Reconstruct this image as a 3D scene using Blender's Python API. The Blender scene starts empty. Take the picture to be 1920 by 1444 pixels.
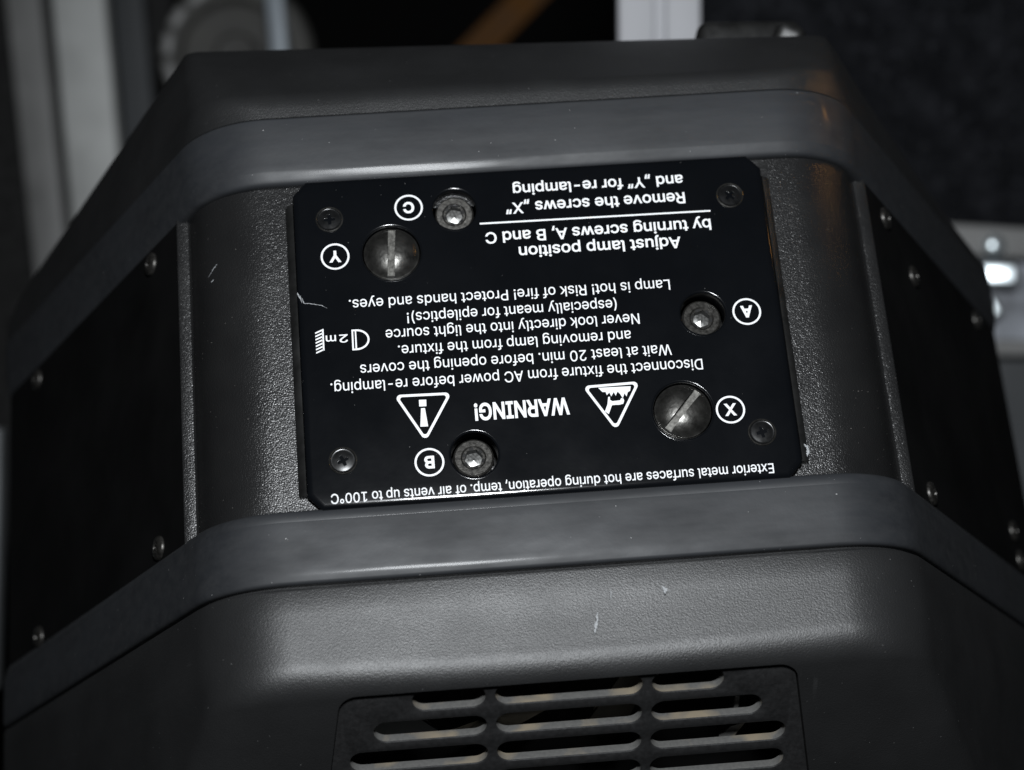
import bpy, bmesh, math, random
from mathutils import Matrix, Vector
from mathutils.geometry import delaunay_2d_cdt

# ------------------------------------------------------------------ camera, world, lamps, exposure
scene = bpy.context.scene
COL = scene.collection
MM = 0.001
PI = math.pi
random.seed(7)

# axes of the camera / the room behind (x to the right, y up, z towards the viewer), in world coordinates
RX = Vector((0.99593979, -0.08385988, 0.03273300))
RY = Vector((0.06685342, 0.93250309, 0.35492058))
RZ = Vector((-0.06028722, -0.35129121, 0.93432325))
CAM = Vector((-35.746, -174.411, 424.524)) * MM
ROOM = Matrix((RX, RY, RZ)).transposed().to_4x4()
ROOM.translation = CAM

cam_data = bpy.data.cameras.new("camera")
cam_data.sensor_width = 36.0
cam_data.lens = 3659.55 / 1920.0 * 36.0
cam_data.clip_start = 0.02
cam_data.clip_end = 30.0
cam_data.dof.use_dof = True
cam_data.dof.focus_distance = 0.455
cam_data.dof.aperture_fstop = 9.5
cam = bpy.data.objects.new("camera", cam_data)
cam.matrix_world = ROOM
COL.objects.link(cam)
scene.camera = cam

world = bpy.data.worlds.new("World")
scene.world = world
world.use_nodes = True
bg = world.node_tree.nodes["Background"]
bg.inputs["Color"].default_value = (0.75, 0.88, 1.0, 1)
bg.inputs["Strength"].default_value = 0.003

scene.view_settings.view_transform = 'Standard'
scene.view_settings.look = 'None'
scene.view_settings.exposure = 0.0
scene.view_settings.gamma = 1.0
scene.view_settings.use_curve_mapping = False


def area_lamp(name, loc, target, size, size_y, power, color, spread=180.0):
    d = bpy.data.lights.new(name, 'AREA')
    d.shape = 'RECTANGLE'
    d.size, d.size_y = size, size_y
    d.energy = power
    d.color = color
    d.spread = math.radians(spread)
    o = bpy.data.objects.new(name, d)
    o.location = loc
    o.rotation_euler = (Vector(target) - Vector(loc)).to_track_quat('-Z', 'Y').to_euler()
    COL.objects.link(o)
    return o


# the flash on top of the photographer's camera
area_lamp("camera_flash", CAM + RY * 0.150 + RX * 0.004, (0, 0, 0), 0.075, 0.045, 3.5, (0.935, 0.97, 1.0))
# a small warm lamp off to the right: the amber glint on the upper rubber strip
area_lamp("warm_lamp", Vector((336, 191, 54)) * MM, Vector((76, 54, -2)) * MM, 0.020, 0.020, 0.00034, (1.0, 0.46, 0.11), 13.0)

# ------------------------------------------------------------------ materials


def new_mat(name):
    m = bpy.data.materials.new(name)
    m.use_nodes = True
    nt = m.node_tree
    return m, nt, nt.nodes["Principled BSDF"]


def nd(nt, t, **kw):
    n = nt.nodes.new(t)
    for k, v in kw.items():
        if k in n.inputs:
            n.inputs[k].default_value = v
        else:
            setattr(n, k, v)
    return n


def coords(nt, scale=(1, 1, 1)):
    tc = nd(nt, "ShaderNodeTexCoord")
    mp = nd(nt, "ShaderNodeMapping")
    mp.inputs["Scale"].default_value = scale
    nt.links.new(tc.outputs["Object"], mp.inputs["Vector"])
    return mp.outputs["Vector"]


def noise(nt, vec, scale, detail=2.0, rough=0.5):
    n = nd(nt, "ShaderNodeTexNoise")
    n.inputs["Scale"].default_value = scale
    n.inputs["Detail"].default_value = detail
    n.inputs["Roughness"].default_value = rough
    nt.links.new(vec, n.inputs["Vector"])
    return n.outputs["Fac"]


def ramp(nt, fac, stops):
    r = nd(nt, "ShaderNodeValToRGB")
    e = r.color_ramp.elements
    while len(e) < len(stops):
        e.new(0.5)
    for el, (p, c) in zip(e, stops):
        el.position = p
        el.color = c if len(c) == 4 else (*c, 1)
    nt.links.new(fac, r.inputs["Fac"])
    return r.outputs["Color"]


def maprange(nt, fac, a, b, c, d):
    m = nd(nt, "ShaderNodeMapRange")
    for k, v in zip(("From Min", "From Max", "To Min", "To Max"), (a, b, c, d)):
        m.inputs[k].default_value = v
    nt.links.new(fac, m.inputs["Value"])
    return m.outputs["Result"]


def mixcol(nt, fac, a, b):
    m = nd(nt, "ShaderNodeMix", data_type='RGBA')
    if isinstance(fac, float):
        m.inputs[0].default_value = fac
    else:
        nt.links.new(fac, m.inputs[0])
    for i, v in ((6, a), (7, b)):
        if isinstance(v, tuple):
            m.inputs[i].default_value = (*v, 1)
        else:
            nt.links.new(v, m.inputs[i])
    return m.outputs[2]


def bump(nt, p, height, dist, strength=1.0, prev=None):
    b = nd(nt, "ShaderNodeBump")
    b.inputs["Strength"].default_value = strength
    b.inputs["Distance"].default_value = dist
    nt.links.new(height, b.inputs["Height"])
    if prev is not None:
        nt.links.new(prev, b.inputs["Normal"])
    nt.links.new(b.outputs["Normal"], p.inputs["Normal"])
    return b.outputs["Normal"]


def specks(nt, vec, scale, lo, hi):
    n = noise(nt, vec, scale, 1.0, 0.5)
    return maprange(nt, n, lo, hi, 0.0, 1.0)


def mat_textured_plastic():
    m, nt, p = new_mat("textured_black_plastic")
    v = coords(nt)
    big = noise(nt, v, 45, 4, 0.6)
    dust = specks(nt, v, 1500, 0.79, 0.83)
    base = mixcol(nt, big, (0.011, 0.0112, 0.0115), (0.019, 0.0193, 0.020))
    c = mixcol(nt, dust, base, (0.16, 0.16, 0.16))
    patch = maprange(nt, noise(nt, v, 28, 2, 0.5), 0.56, 0.72, 0.0, 1.0)
    for sc in ((500, 60, 60), (90, 420, 90)):
        ln = maprange(nt, noise(nt, coords(nt, sc), 1.0, 2.0, 0.6), 0.70, 0.78, 0.0, 0.55)
        k = nd(nt, "ShaderNodeMath", operation='MULTIPLY')
        nt.links.new(ln, k.inputs[0])
        nt.links.new(patch, k.inputs[1])
        c = mixcol(nt, k.outputs[0], c, (0.085, 0.086, 0.088))
    nt.links.new(c, p.inputs["Base Color"])
    nt.links.new(maprange(nt, big, 0.3, 0.7, 0.41, 0.48), p.inputs["Roughness"])
    h = noise(nt, v, 2700, 2.0, 0.6)
    p.inputs["Specular IOR Level"].default_value = 0.62
    bump(nt, p, h, 0.00010, 0.9)
    return m


def mat_hammered():
    m, nt, p = new_mat("hammered_black_paint")
    v = coords(nt)
    big = noise(nt, v, 60, 3, 0.6)
    dust = specks(nt, v, 1700, 0.78, 0.82)
    base = mixcol(nt, big, (0.008, 0.008, 0.0085), (0.015, 0.015, 0.015))
    c = mixcol(nt, dust, base, (0.16, 0.15, 0.14))
    nt.links.new(c, p.inputs["Base Color"])
    nt.links.new(maprange(nt, big, 0.3, 0.7, 0.27, 0.33), p.inputs["Roughness"])
    vo = nd(nt, "ShaderNodeTexVoronoi", feature='SMOOTH_F1')
    vo.inputs["Scale"].default_value = 2900
    vo.inputs["Smoothness"].default_value = 0.35
    wob = nd(nt, "ShaderNodeVectorMath", operation='MULTIPLY_ADD')
    nn = nd(nt, "ShaderNodeTexNoise")
    nn.inputs["Scale"].default_value = 900
    nt.links.new(v, nn.inputs["Vector"])
    nt.links.new(nn.outputs["Color"], wob.inputs[0])
    wob.inputs[1].default_value = (0.0006, 0.0006, 0.0006)
    nt.links.new(v, wob.inputs[2])
    nt.links.new(wob.outputs[0], vo.inputs["Vector"])
    nb = bump(nt, p, maprange(nt, vo.outputs["Distance"], 0.0, 0.9, 1.0, 0.0), 0.00006, 1.0)
    bump(nt, p, noise(nt, v, 3600, 1.0, 0.5), 0.00004, 0.8, nb)
    return m


def mat_rubber():
    m, nt, p = new_mat("worn_black_rubber")
    v = coords(nt)
    vs = coords(nt, (0.10, 1.0, 1.0))
    streak = noise(nt, vs, 320, 4, 0.65)
    cloud = noise(nt, coords(nt, (0.4, 1.0, 0.6)), 62, 4, 0.62)
    fine = noise(nt, v, 700, 2, 0.6)
    dust = specks(nt, v, 1400, 0.80, 0.83)
    a = mixcol(nt, maprange(nt, cloud, 0.35, 0.65, 0, 1), (0.0120, 0.0132, 0.0155), (0.0235, 0.0255, 0.0290))
    b = mixcol(nt, maprange(nt, streak, 0.35, 0.7, 0, 0.4), a, (0.038, 0.039, 0.041))
    c = mixcol(nt, dust, b, (0.3, 0.3, 0.3))
    nt.links.new(c, p.inputs["Base Color"])
    nt.links.new(maprange(nt, cloud, 0.34, 0.66, 0.66, 0.50), p.inputs["Roughness"])
    p.inputs["Specular IOR Level"].default_value = 0.40
    p.inputs["Coat Weight"].default_value = 0.045
    p.inputs["Coat Roughness"].default_value = 0.12
    bump(nt, p, fine, 0.00003, 0.7)
    return m


def mat_plate():
    m, nt, p = new_mat("glossy_black_enamel")
    v = coords(nt)
    cloud = noise(nt, v, 30, 4, 0.65)
    dust = specks(nt, v, 1500, 0.80, 0.83)
    base = mixcol(nt, cloud, (0.0022, 0.0026, 0.0033), (0.0042, 0.0048, 0.0060))
    c = mixcol(nt, dust, base, (0.14, 0.14, 0.14))
    nt.links.new(c, p.inputs["Base Color"])
    nt.links.new(maprange(nt, cloud, 0.3, 0.7, 0.11, 0.16), p.inputs["Roughness"])
    bump(nt, p, noise(nt, v, 900, 2, 0.5), 0.00001, 0.6)
    return m


def mat_simple(name, col, rough, metallic=0.0, nscale=200, var=0.3, bumpd=0.0, bscale=800):
    m, nt, p = new_mat(name)
    v = coords(nt)
    n = noise(nt, v, nscale, 3, 0.6)
    lo = tuple(c * (1 - var) for c in col)
    hi = tuple(min(1, c * (1 + var)) for c in col)
    nt.links.new(mixcol(nt, maprange(nt, n, 0.3, 0.7, 0, 1), lo, hi), p.inputs["Base Color"])
    p.inputs["Metallic"].default_value = metallic
    nt.links.new(maprange(nt, n, 0.3, 0.7, rough * 0.85, rough * 1.15), p.inputs["Roughness"])
    if bumpd:
        bump(nt, p, noise(nt, v, bscale, 2, 0.5), bumpd, 0.8)
    return m


M_PLASTIC = mat_textured_plastic()
M_HAMMER = mat_hammered()
M_RUBBER = mat_rubber()
M_PLATE = mat_plate()
def mat_print():
    m, nt, p = new_mat("white_screen_print")
    v = coords(nt)
    a = mixcol(nt, noise(nt, v, 90, 3, 0.6), (0.68, 0.69, 0.70), (0.84, 0.85, 0.86))
    worn = maprange(nt, noise(nt, v, 2600, 2, 0.6), 0.66, 0.74, 0.0, 0.6)
    nt.links.new(mixcol(nt, worn, a, (0.22, 0.22, 0.23)), p.inputs["Base Color"])
    p.inputs["Roughness"].default_value = 0.55
    return m


M_PRINT = mat_print()
M_SIDE = mat_simple("matt_black_sheet", (0.0024, 0.0024, 0.0025), 0.75, nscale=30, var=0.2)
M_SIDE.node_tree.nodes["Principled BSDF"].inputs["Specular IOR Level"].default_value = 0.12
M_SCREW = mat_simple("blackened_steel", (0.125, 0.122, 0.115), 0.30, 0.92, 420, 0.3, 0.00004, 1400)
M_DIRTY = mat_simple("dusty_steel", (0.055, 0.053, 0.049), 0.33, 0.8, 900, 0.5, 0.00003, 2400)
M_PANELSCREW = mat_simple("oxidised_steel", (0.045, 0.043, 0.040), 0.38, 0.7, 900, 0.6)
M_BRIGHT = mat_simple("painted_glint_steel", (0.36, 0.36, 0.35), 0.36, 0.9, 1500, 0.5)  # brighter steel, painted where the screw recesses glint
M_SLOT = mat_simple("dull_slot_steel", (0.115, 0.112, 0.104), 0.42, 0.85, 900, 0.55)
M_DARKSCREW = mat_simple("black_zinc", (0.006, 0.0062, 0.0065), 0.22, 0.1, 500, 0.4)
M_SMOOTH = mat_simple("smooth_black_plastic", (0.011, 0.011, 0.0108), 0.46, 0, 200, 0.3)
M_GRILLE = mat_simple("satin_black_plastic", (0.017, 0.017, 0.0175), 0.5, 0, 900, 0.2, 0.00005, 2600)
def mat_lit_dusty():
    m, nt, p = new_mat("lit_dusty_slot_edge")
    v = coords(nt)
    a = mixcol(nt, noise(nt, v, 1300, 3, 0.6), (0.05, 0.05, 0.05), (0.12, 0.118, 0.112))  # slot walls paler than the grille: flash light put into the colour
    tan = maprange(nt, noise(nt, v, 95, 2, 0.5), 0.52, 0.66, 0.0, 0.85)
    nt.links.new(mixcol(nt, tan, a, (0.20, 0.165, 0.115)), p.inputs["Base Color"])
    p.inputs["Roughness"].default_value = 0.5
    bump(nt, p, noise(nt, v, 1500, 2, 0.5), 0.00005, 0.8)
    return m


M_LIT_DUSTY = mat_lit_dusty()
M_VOID = mat_simple("deep_black_and_shade", (0.003, 0.003, 0.003), 0.8)  # plain black; in screw recesses and the vent cavity it paints shade
M_BRACKET = mat_simple("dull_bronze_sheet", (0.085, 0.074, 0.056), 0.5, 0.3, 120, 0.35)
M_SCRATCH = mat_simple("bare_scratch", (0.27, 0.28, 0.29), 0.6, nscale=2500, var=0.5)
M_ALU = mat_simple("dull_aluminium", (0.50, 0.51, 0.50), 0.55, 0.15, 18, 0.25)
M_ALU_DARK = mat_simple("shaded_aluminium", (0.20, 0.20, 0.197), 0.55, 0.15, 18, 0.25)  # the dull aluminium again, darker: shade put into the colour
M_BLUEGREY = mat_simple("blue_grey_metal", (0.22, 0.25, 0.28), 0.5, 0.2, 18, 0.2)
M_WHITE = mat_simple("pale_grey_paint", (0.46, 0.465, 0.49), 0.6, 0.0, 18, 0.12)
M_ORANGE = mat_simple("amber_webbing", (0.10, 0.040, 0.005), 0.8, 0, 40, 0.3)
def mat_flock():
    m, nt, p = new_mat("black_flocked_board")
    v = coords(nt)
    n1 = noise(nt, v, 70, 3, 0.6)
    n2 = noise(nt, v, 260, 3, 0.7)
    a = mixcol(nt, maprange(nt, n1, 0.4, 0.68, 0, 1), (0.0045, 0.005, 0.0065), (0.014, 0.0148, 0.018))
    nt.links.new(mixcol(nt, maprange(nt, n2, 0.55, 0.75, 0, 1), a, (0.038, 0.040, 0.047)), p.inputs["Base Color"])
    p.inputs["Roughness"].default_value = 0.95
    p.inputs["Specular IOR Level"].default_value = 0.2
    return m


M_CARPET = mat_flock()
M_CHROME = mat_simple("bright_nickel", (0.86, 0.95, 1.0), 0.34, 0.9, 20, 0.05)
M_CASTOR = mat_simple("grey_castor_rubber", (0.055, 0.054, 0.050), 0.7, 0, 40, 0.5)
M_LOWER = mat_simple("dark_laminate", (0.042, 0.046, 0.050), 0.6, 0, 20, 0.2)
M_DISH = mat_simple("stained_zinc", (0.34, 0.36, 0.40), 0.5, 0.2, 35, 0.7)
M_GREYBOARD = mat_simple("grey_laminate", (0.17, 0.18, 0.185), 0.6, 0, 12, 0.3)

# ------------------------------------------------------------------ helpers


def link_mesh(name, bm, mat, parent=None, smooth=False, angle=35):
    me = bpy.data.meshes.new(name)
    bm.normal_update()
    bm.to_mesh(me)
    bm.free()
    o = bpy.data.objects.new(name, me)
    COL.objects.link(o)
    for m in (mat if isinstance(mat, (list, tuple)) else [mat]):
        me.materials.append(m)
    if parent is not None:
        o.parent = parent
    if smooth:
        me.polygons.foreach_set("use_smooth", [True] * len(me.polygons))
        if angle < 180:
            me.set_sharp_from_angle(angle=math.radians(angle))
    return o


def describe(o, label, category, group=None, kind=None):
    o["label"] = label
    o["category"] = category
    if group:
        o["group"] = group
    if kind:
        o["kind"] = kind
    return o


def empty(name, matrix=None):
    o = bpy.data.objects.new(name, None)
    o.empty_display_size = 0.02
    if matrix is not None:
        o.matrix_world = matrix
    COL.objects.link(o)
    return o


SN, CS = math.sin(math.radians(60)), 0.5
SIDE_C = 66.5          # distance of the sloping side from the origin (mm)


def profile(zf, ds, r=25.0, half=152.0, zlow=-190.0, n=14, nb=8):
    """Half outline of the head, from low on the side up to the middle of the flat top; then mirrored."""
    c = SIDE_C + ds
    w = half + ds
    pts = []
    # corner between the upright flank and the sloping side
    rb = 12.0
    zc = (c - SN * w) / CS
    t = rb * math.tan(math.radians(15))
    cx, cz = w - rb, zc - t
    pts.append((w, zlow))
    pts.append((w, (zlow + cz) / 2))
    for i in range(nb + 1):
        a = math.radians(30 * i / nb)
        pts.append((cx + rb * math.cos(a), cz + rb * math.sin(a)))
    # fillet between side and flat top
    xc = (c - CS * zf) / SN
    t = r * math.tan(math.radians(30))
    fx, fz = xc - t, zf - r
    e = (fx + r * SN, fz + r * CS)
    s = pts[-1]
    for i in range(1, 7):
        k = i / 7
        pts.append((s[0] + (e[0] - s[0]) * k, s[1] + (e[1] - s[1]) * k))
    for i in range(n + 1):
        a = math.radians(30 + 60 * i / n)
        pts.append((fx + r * math.cos(a), fz + r * math.sin(a)))
    for k in (0.06, 0.12, 0.2, 0.3, 0.45, 0.6, 0.8):
        pts.append((fx * (1 - k), zf))
    full = pts + [(0.0, zf)] + [(-x, z) for x, z in reversed(pts)]
    return full


def sweep(sections, close_ring=False, cap=True):
    """sections: list of (Y, zf, ds, r); skins the outlines together (mm -> m)."""
    bm = bmesh.new()
    rows = []
    for sec in sections:
        Y, zf, ds, r = sec[:4]
        rows.append([bm.verts.new((x * MM, Y * MM, z * MM)) for x, z in profile(zf, ds, r)])
    m = len(rows)
    n = len(rows[0])
    for j in range(m if close_ring else m - 1):
        a, b = rows[j], rows[(j + 1) % m]
        for i in range(n - 1):
            bm.faces.new((a[i], a[i + 1], b[i + 1], b[i]))
        if not close_ring:
            bm.faces.new((a[n - 1], a[0], b[0], b[n - 1]))
    if close_ring:
        bm.faces.new([r[0] for r in rows])
        bm.faces.new([r[-1] for r in rows])
    elif cap:
        bm.faces.new(rows[0])
        bm.faces.new(rows[-1])
    bmesh.ops.recalc_face_normals(bm, faces=bm.faces)
    return bm


def add_box(bm, c, s, mat=None, bevel=0.0, seg=2):
    """box with centre c and full size s (m); mat: optional 4x4."""
    r = bmesh.ops.create_cube(bm, size=1.0)
    vs = r["verts"]
    bmesh.ops.scale(bm, vec=s, verts=vs)
    if bevel:
        es = list({e for v in vs for e in v.link_edges})
        rb = bmesh.ops.bevel(bm, geom=es, offset=bevel, segments=seg, affect='EDGES', profile=0.5)
        vs = list({v for f in rb["faces"] for v in f.verts} | {v for v in vs if v.is_valid})
    bmesh.ops.translate(bm, vec=c, verts=vs)
    if mat is not None:
        bmesh.ops.transform(bm, matrix=mat, verts=vs)
    return vs


def add_lathe(bm, prof, n=48, mat=None, phase=0.0):
    """revolve (radius, z) points (mm) round Z"""
    rings = []
    for r, z in prof:
        if r < 1e-6:
            rings.append([bm.verts.new((0, 0, z * MM))])
        else:
            rings.append([bm.verts.new((r * MM * math.cos(2 * PI * i / n + phase), r * MM * math.sin(2 * PI * i / n + phase), z * MM)) for i in range(n)])
    for a, b in zip(rings, rings[1:]):
        for i in range(n):
            j = (i + 1) % n
            if len(a) == 1 and len(b) == 1:
                continue
            if len(a) == 1:
                bm.faces.new((a[0], b[i], b[j]))
            elif len(b) == 1:
                bm.faces.new((a[i], a[j], b[0]))
            else:
                bm.faces.new((a[i], a[j], b[j], b[i]))
    vs = [v for r in rings for v in r]
    if mat is not None:
        bmesh.ops.transform(bm, matrix=mat, verts=vs)
    return vs


def apply_boolean(o, cutters, op='DIFFERENCE'):
    for c in cutters:
        md = o.modifiers.new("cut", 'BOOLEAN')
        md.operation = op
        md.solver = 'EXACT'
        md.object = c
    dg = bpy.context.evaluated_depsgraph_get()
    dg.update()
    me = bpy.data.meshes.new_from_object(o.evaluated_get(dg), preserve_all_data_layers=True, depsgraph=dg)
    o.modifiers.clear()
    old = o.data
    o.data = me
    me.name = o.name
    bpy.data.meshes.remove(old)
    for c in cutters:
        bpy.data.objects.remove(c, do_unlink=True)


def fill_mesh(loops, z, nonzero=False):
    """flat mesh of closed 2D outlines in mm at height z mm (even-odd rule, or non-zero winding for letters)"""
    pts, edges = [], []
    for lp in loops:
        k = len(pts)
        pts += [Vector(p) for p in lp]
        edges += [(k + i, k + (i + 1) % len(lp)) for i in range(len(lp))]
    vs, es, fs = delaunay_2d_cdt(pts, edges, [], 0, 1e-6)[:3]
    bm = bmesh.new()
    bv = [bm.verts.new((v.x * MM, v.y * MM, z * MM)) for v in vs]
    for f in fs:
        cx = sum(vs[i].x for i in f) / len(f)
        cy = sum(vs[i].y for i in f) / len(f)
        w = 0
        for lp in loops:
            for (x0, y0), (x1, y1) in zip(lp, lp[1:] + lp[:1]):
                if (y0 <= cy) != (y1 <= cy) and x0 + (cy - y0) / (y1 - y0) * (x1 - x0) > cx:
                    w += 1 if y1 > y0 else -1
        if (w != 0) if nonzero else (w % 2 == 1):
            bm.faces.new([bv[i] for i in f])
    bmesh.ops.delete(bm, geom=[v for v in bm.verts if not v.link_faces], context='VERTS')
    bmesh.ops.recalc_face_normals(bm, faces=bm.faces)
    return bm


def circle(cx, cy, r, n=64):
    return [(cx + r * math.cos(2 * PI * i / n), cy + r * math.sin(2 * PI * i / n)) for i in range(n)]


def rounded(pts, r, n=8):
    """round the corners of a polygon"""
    out = []
    N = len(pts)
    for i in range(N):
        p0, p1, p2 = Vector(pts[i - 1]), Vector(pts[i]), Vector(pts[(i + 1) % N])
        a, b = (p0 - p1).normalized(), (p2 - p1).normalized()
        ang = math.acos(max(-1, min(1, a.dot(b))))
        d = r / math.tan(ang / 2)
        c = p1 + (a + b).normalized() * (r / math.sin(ang / 2))
        s, e = p1 + a * d, p1 + b * d
        a0 = math.atan2(s.y - c.y, s.x - c.x)
        a1 = math.atan2(e.y - c.y, e.x - c.x)
        da = (a1 - a0 + PI) % (2 * PI) - PI
        for k in range(n + 1):
            t = a0 + da * k / n
            out.append((c.x + r * math.cos(t), c.y + r * math.sin(t)))
    return out


# ------------------------------------------------------------------ the lamp head
head = empty("stage_light_head")
describe(head, "black moving head stage light with rubber bumper strips, vent slots and white printed warning plate", "stage light")


def metal_panel():
    """hammered steel rear panel: flat, rolled over at both sides, each ending in a narrow outward flange"""
    half = [(0, -3.0), (30, -3.0), (56, -3.0), (64, -3.0)]
    for i in range(1, 17):
        a = math.radians(90 - 76 * i / 16)
        half.append((64 + 20 * math.cos(a), -23 + 20 * math.sin(a)))
    ex, ez = half[-1]
    half += [(ex + 0.25, ez - 0.8), (ex + 0.3, ez - 0.95), (ex + 0.55, ez - 0.55), (ex + 0.8, ez - 0.3), (ex + 3.2, ez - 0.25), (ex + 3.6, ez - 0.4), (ex + 3.75, ez - 0.8), (ex + 3.75, ez - 6)]
    full = [(-x, z) for x, z in reversed(half)][:-1] + half
    bm = bmesh.new()
    rows = []
    for k in range(13):
        Y = -50 + 100 * k / 12
        rows.append([bm.verts.new((x * MM, Y * MM, z * MM)) for x, z in full])
    for a, b in zip(rows, rows[1:]):
        for i in range(len(full) - 1):
            if abs(full[i][0] + full[i + 1][0]) / 2 < 50 and abs(a[0].co.y + b[0].co.y) / 2 < 0.030:
                continue                        # opening under the warning plate
            bm.faces.new((a[i], a[i + 1], b[i + 1], b[i]))
    bmesh.ops.recalc_face_normals(bm, faces=bm.faces)
    return bm


rear_panel = link_mesh("rear_panel", metal_panel(), M_HAMMER, head, True, 40)

# unseen core, added to keep light from leaking through the joints
core = link_mesh("light_block_core", sweep([(-62, -12, -8, 20), (62, -12, -8, 20)]), M_VOID, head)


def side_panel(sgn):
    """flat matt sheet on the sloping flank, turning down at its outer corner"""
    bm = bmesh.new()
    pts = [p for p in profile(0, -0.8, 25)]
    half = pts[:len(pts) // 2]
    sel = []
    for x, z in half:
        if x >= 86.5:
            sel.append((x, z))
    # top end right behind the flange of the steel panel
    x = 87.2
    sel.append((x, (SIDE_C - 0.8 - SN * x) / CS))
    rows = []
    for Y in (-47, -15, 15, 47):
        rows.append([bm.verts.new((sgn * x * MM, Y * MM, z * MM)) for x, z in sel])
    for a, b in zip(rows, rows[1:]):
        for i in range(len(sel) - 1):
            bm.faces.new((a[i], a[i + 1], b[i + 1], b[i]))
    bmesh.ops.recalc_face_normals(bm, faces=bm.faces)
    return link_mesh("side_panel", bm, M_SIDE, head, True, 60)


def frame_matrix(origin, normal, spin=0.0):
    z = Vector(normal).normalized()
    x = Vector((0, 1, 0)).cross(z).normalized()
    y = z.cross(x)
    m = Matrix((x, y, z)).transposed().to_4x4()
    m = m @ Matrix.Rotation(spin, 4, 'Z')
    m.translation = Vector(origin) * MM
    return m


def panel_screw_mesh():
    bm = bmesh.new()
    add_lathe(bm, [(3.0, -0.6), (3.0, 0.1), (2.75, 0.4), (2.1, 0.62), (1.35, 0.7), (1.2, 0.1), (0.0, -0.1)], 28)
    # small raised recess walls so that the cross reads
    for k in range(4):
        m = Matrix.Rotation(PI / 2 * k + PI / 4, 4, 'Z')
        add_box(bm, Vector((0.95, 0, 0.35)) * MM, Vector((0.6, 0.6, 0.6)) * MM, m)
    return bm


_screw = None
for sgn, spots in ((-1, [(96.2, 37.3, -33.5), (139.4, 37.5, -108.4), (95.6, -38.4, -32.6), (138.5, -39.3, -106.9)]),
                   (1, [(95.5, 36.7, -32.3), (105.4, 27.1, -49.5), (139.5, 36.7, -108.5), (95.6, -38.6, -32.5), (138.6, -29.4, -106.9), (139.8, -37.5, -109.1)])):
    sp = side_panel(sgn)
    for i, (x, y, z) in enumerate(spots):
        if _screw is None:
            o = link_mesh("panel_screw", panel_screw_mesh(), M_PANELSCREW, sp, True, 40)
            _screw = o
        else:
            o = _screw.copy()
            COL.objects.link(o)
            o.parent = sp
        o.matrix_world = frame_matrix((sgn * (x - 0.5), y, z), (sgn * SN, 0, CS), 0.5 * i)

# ---- rubber bumper strips
STRIP = [(41.4, -5.0), (41.0, -2.4), (41.0, -1.75), (41.1, -1.25), (41.35, -0.85), (41.75, -0.56), (42.3, -0.33), (43.8, 0.12), (44.05, 0.2), (44.35, 0.25), (46, 0.36), (48, 0.48), (51, 0.6),
         (55, 0.66), (57.6, 0.65), (58.1, 0.4), (58.35, 0.0), (58.4, -0.6), (58.4, -5.0)]
for sgn, lab in ((1, None), (-1, None)):
    secs = [(sgn * Y, off, off, 25 + off) for Y, off in STRIP]
    if sgn > 0:
        secs = secs[:-6] + [(57.9, 0.68, 0.68, 25.7), (58.25, 0.62, 0.62, 25.6), (58.38, 0.45, 0.45, 25.4), (58.4, -5, -5, 20)]
    if sgn < 0:                             # fine mould seam along the lower strip
        secs = secs[:8] + [(-44.0, 0.05, 0.05, 25), (-44.12, 0.2, 0.2, 25.2)] + secs[8:]
        secs = [((Y - 0.3) if abs(Y) < 45 else Y - 0.6, zf, ds, r) for Y, zf, ds, r in secs]
    link_mesh("bumper_strip", sweep(secs, close_ring=True), M_RUBBER, head, True, 50)

# ---- upper end cover
secs = [(52, -4, -4, 21), (58.46, -0.6, -0.6, 24.4), (58.47, 0.4, 0.4, 25.3), (58.6, 0.6, 0.58, 25.4), (61.0, 0.62, 0.5, 25)]
for i in range(1, 9):                       # roll over
    a = math.radians(40 * i / 8)
    secs.append((61.0 + 8 * math.sin(a), 0.6 - 8 * (1 - math.cos(a)), 0.4 - 3.2 * (1 - math.cos(a * 0.7)), 25 - 1.0 * i))
y, zt, ds = secs[-1][:3]
for i in range(1, 7):
    secs.append((y + 3.9 * i, zt - 3.9 * i * math.tan(math.radians(40)), ds - 3.9 * i * math.tan(math.radians(8 + i * 0.5)), 17 - 2.3 * i))
y, zt, ds = secs[-1][:3]
for i in range(1, 7):
    a = math.radians(40 + 48 * i / 6)
    secs.append((y + 7 * (math.sin(a) - math.sin(math.radians(40))), zt - 7 * (math.cos(math.radians(40)) - math.cos(a)), ds - 5 * (math.cos(math.radians(40)) - math.cos(a)), 5))
bm = sweep(secs)
for v in bm.verts:                          # the far edge is cut slightly askew
    k = max(0.0, (v.co.y - 0.062) / 0.03)
    v.co.y -= 0.036 * v.co.x * min(1.0, k) + 0.17 * max(0.0, -v.co.z - 0.012) * min(1.0, k)
upper_cover = link_mesh("end_cover", bm, M_PLASTIC, head, True, 40)

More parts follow.
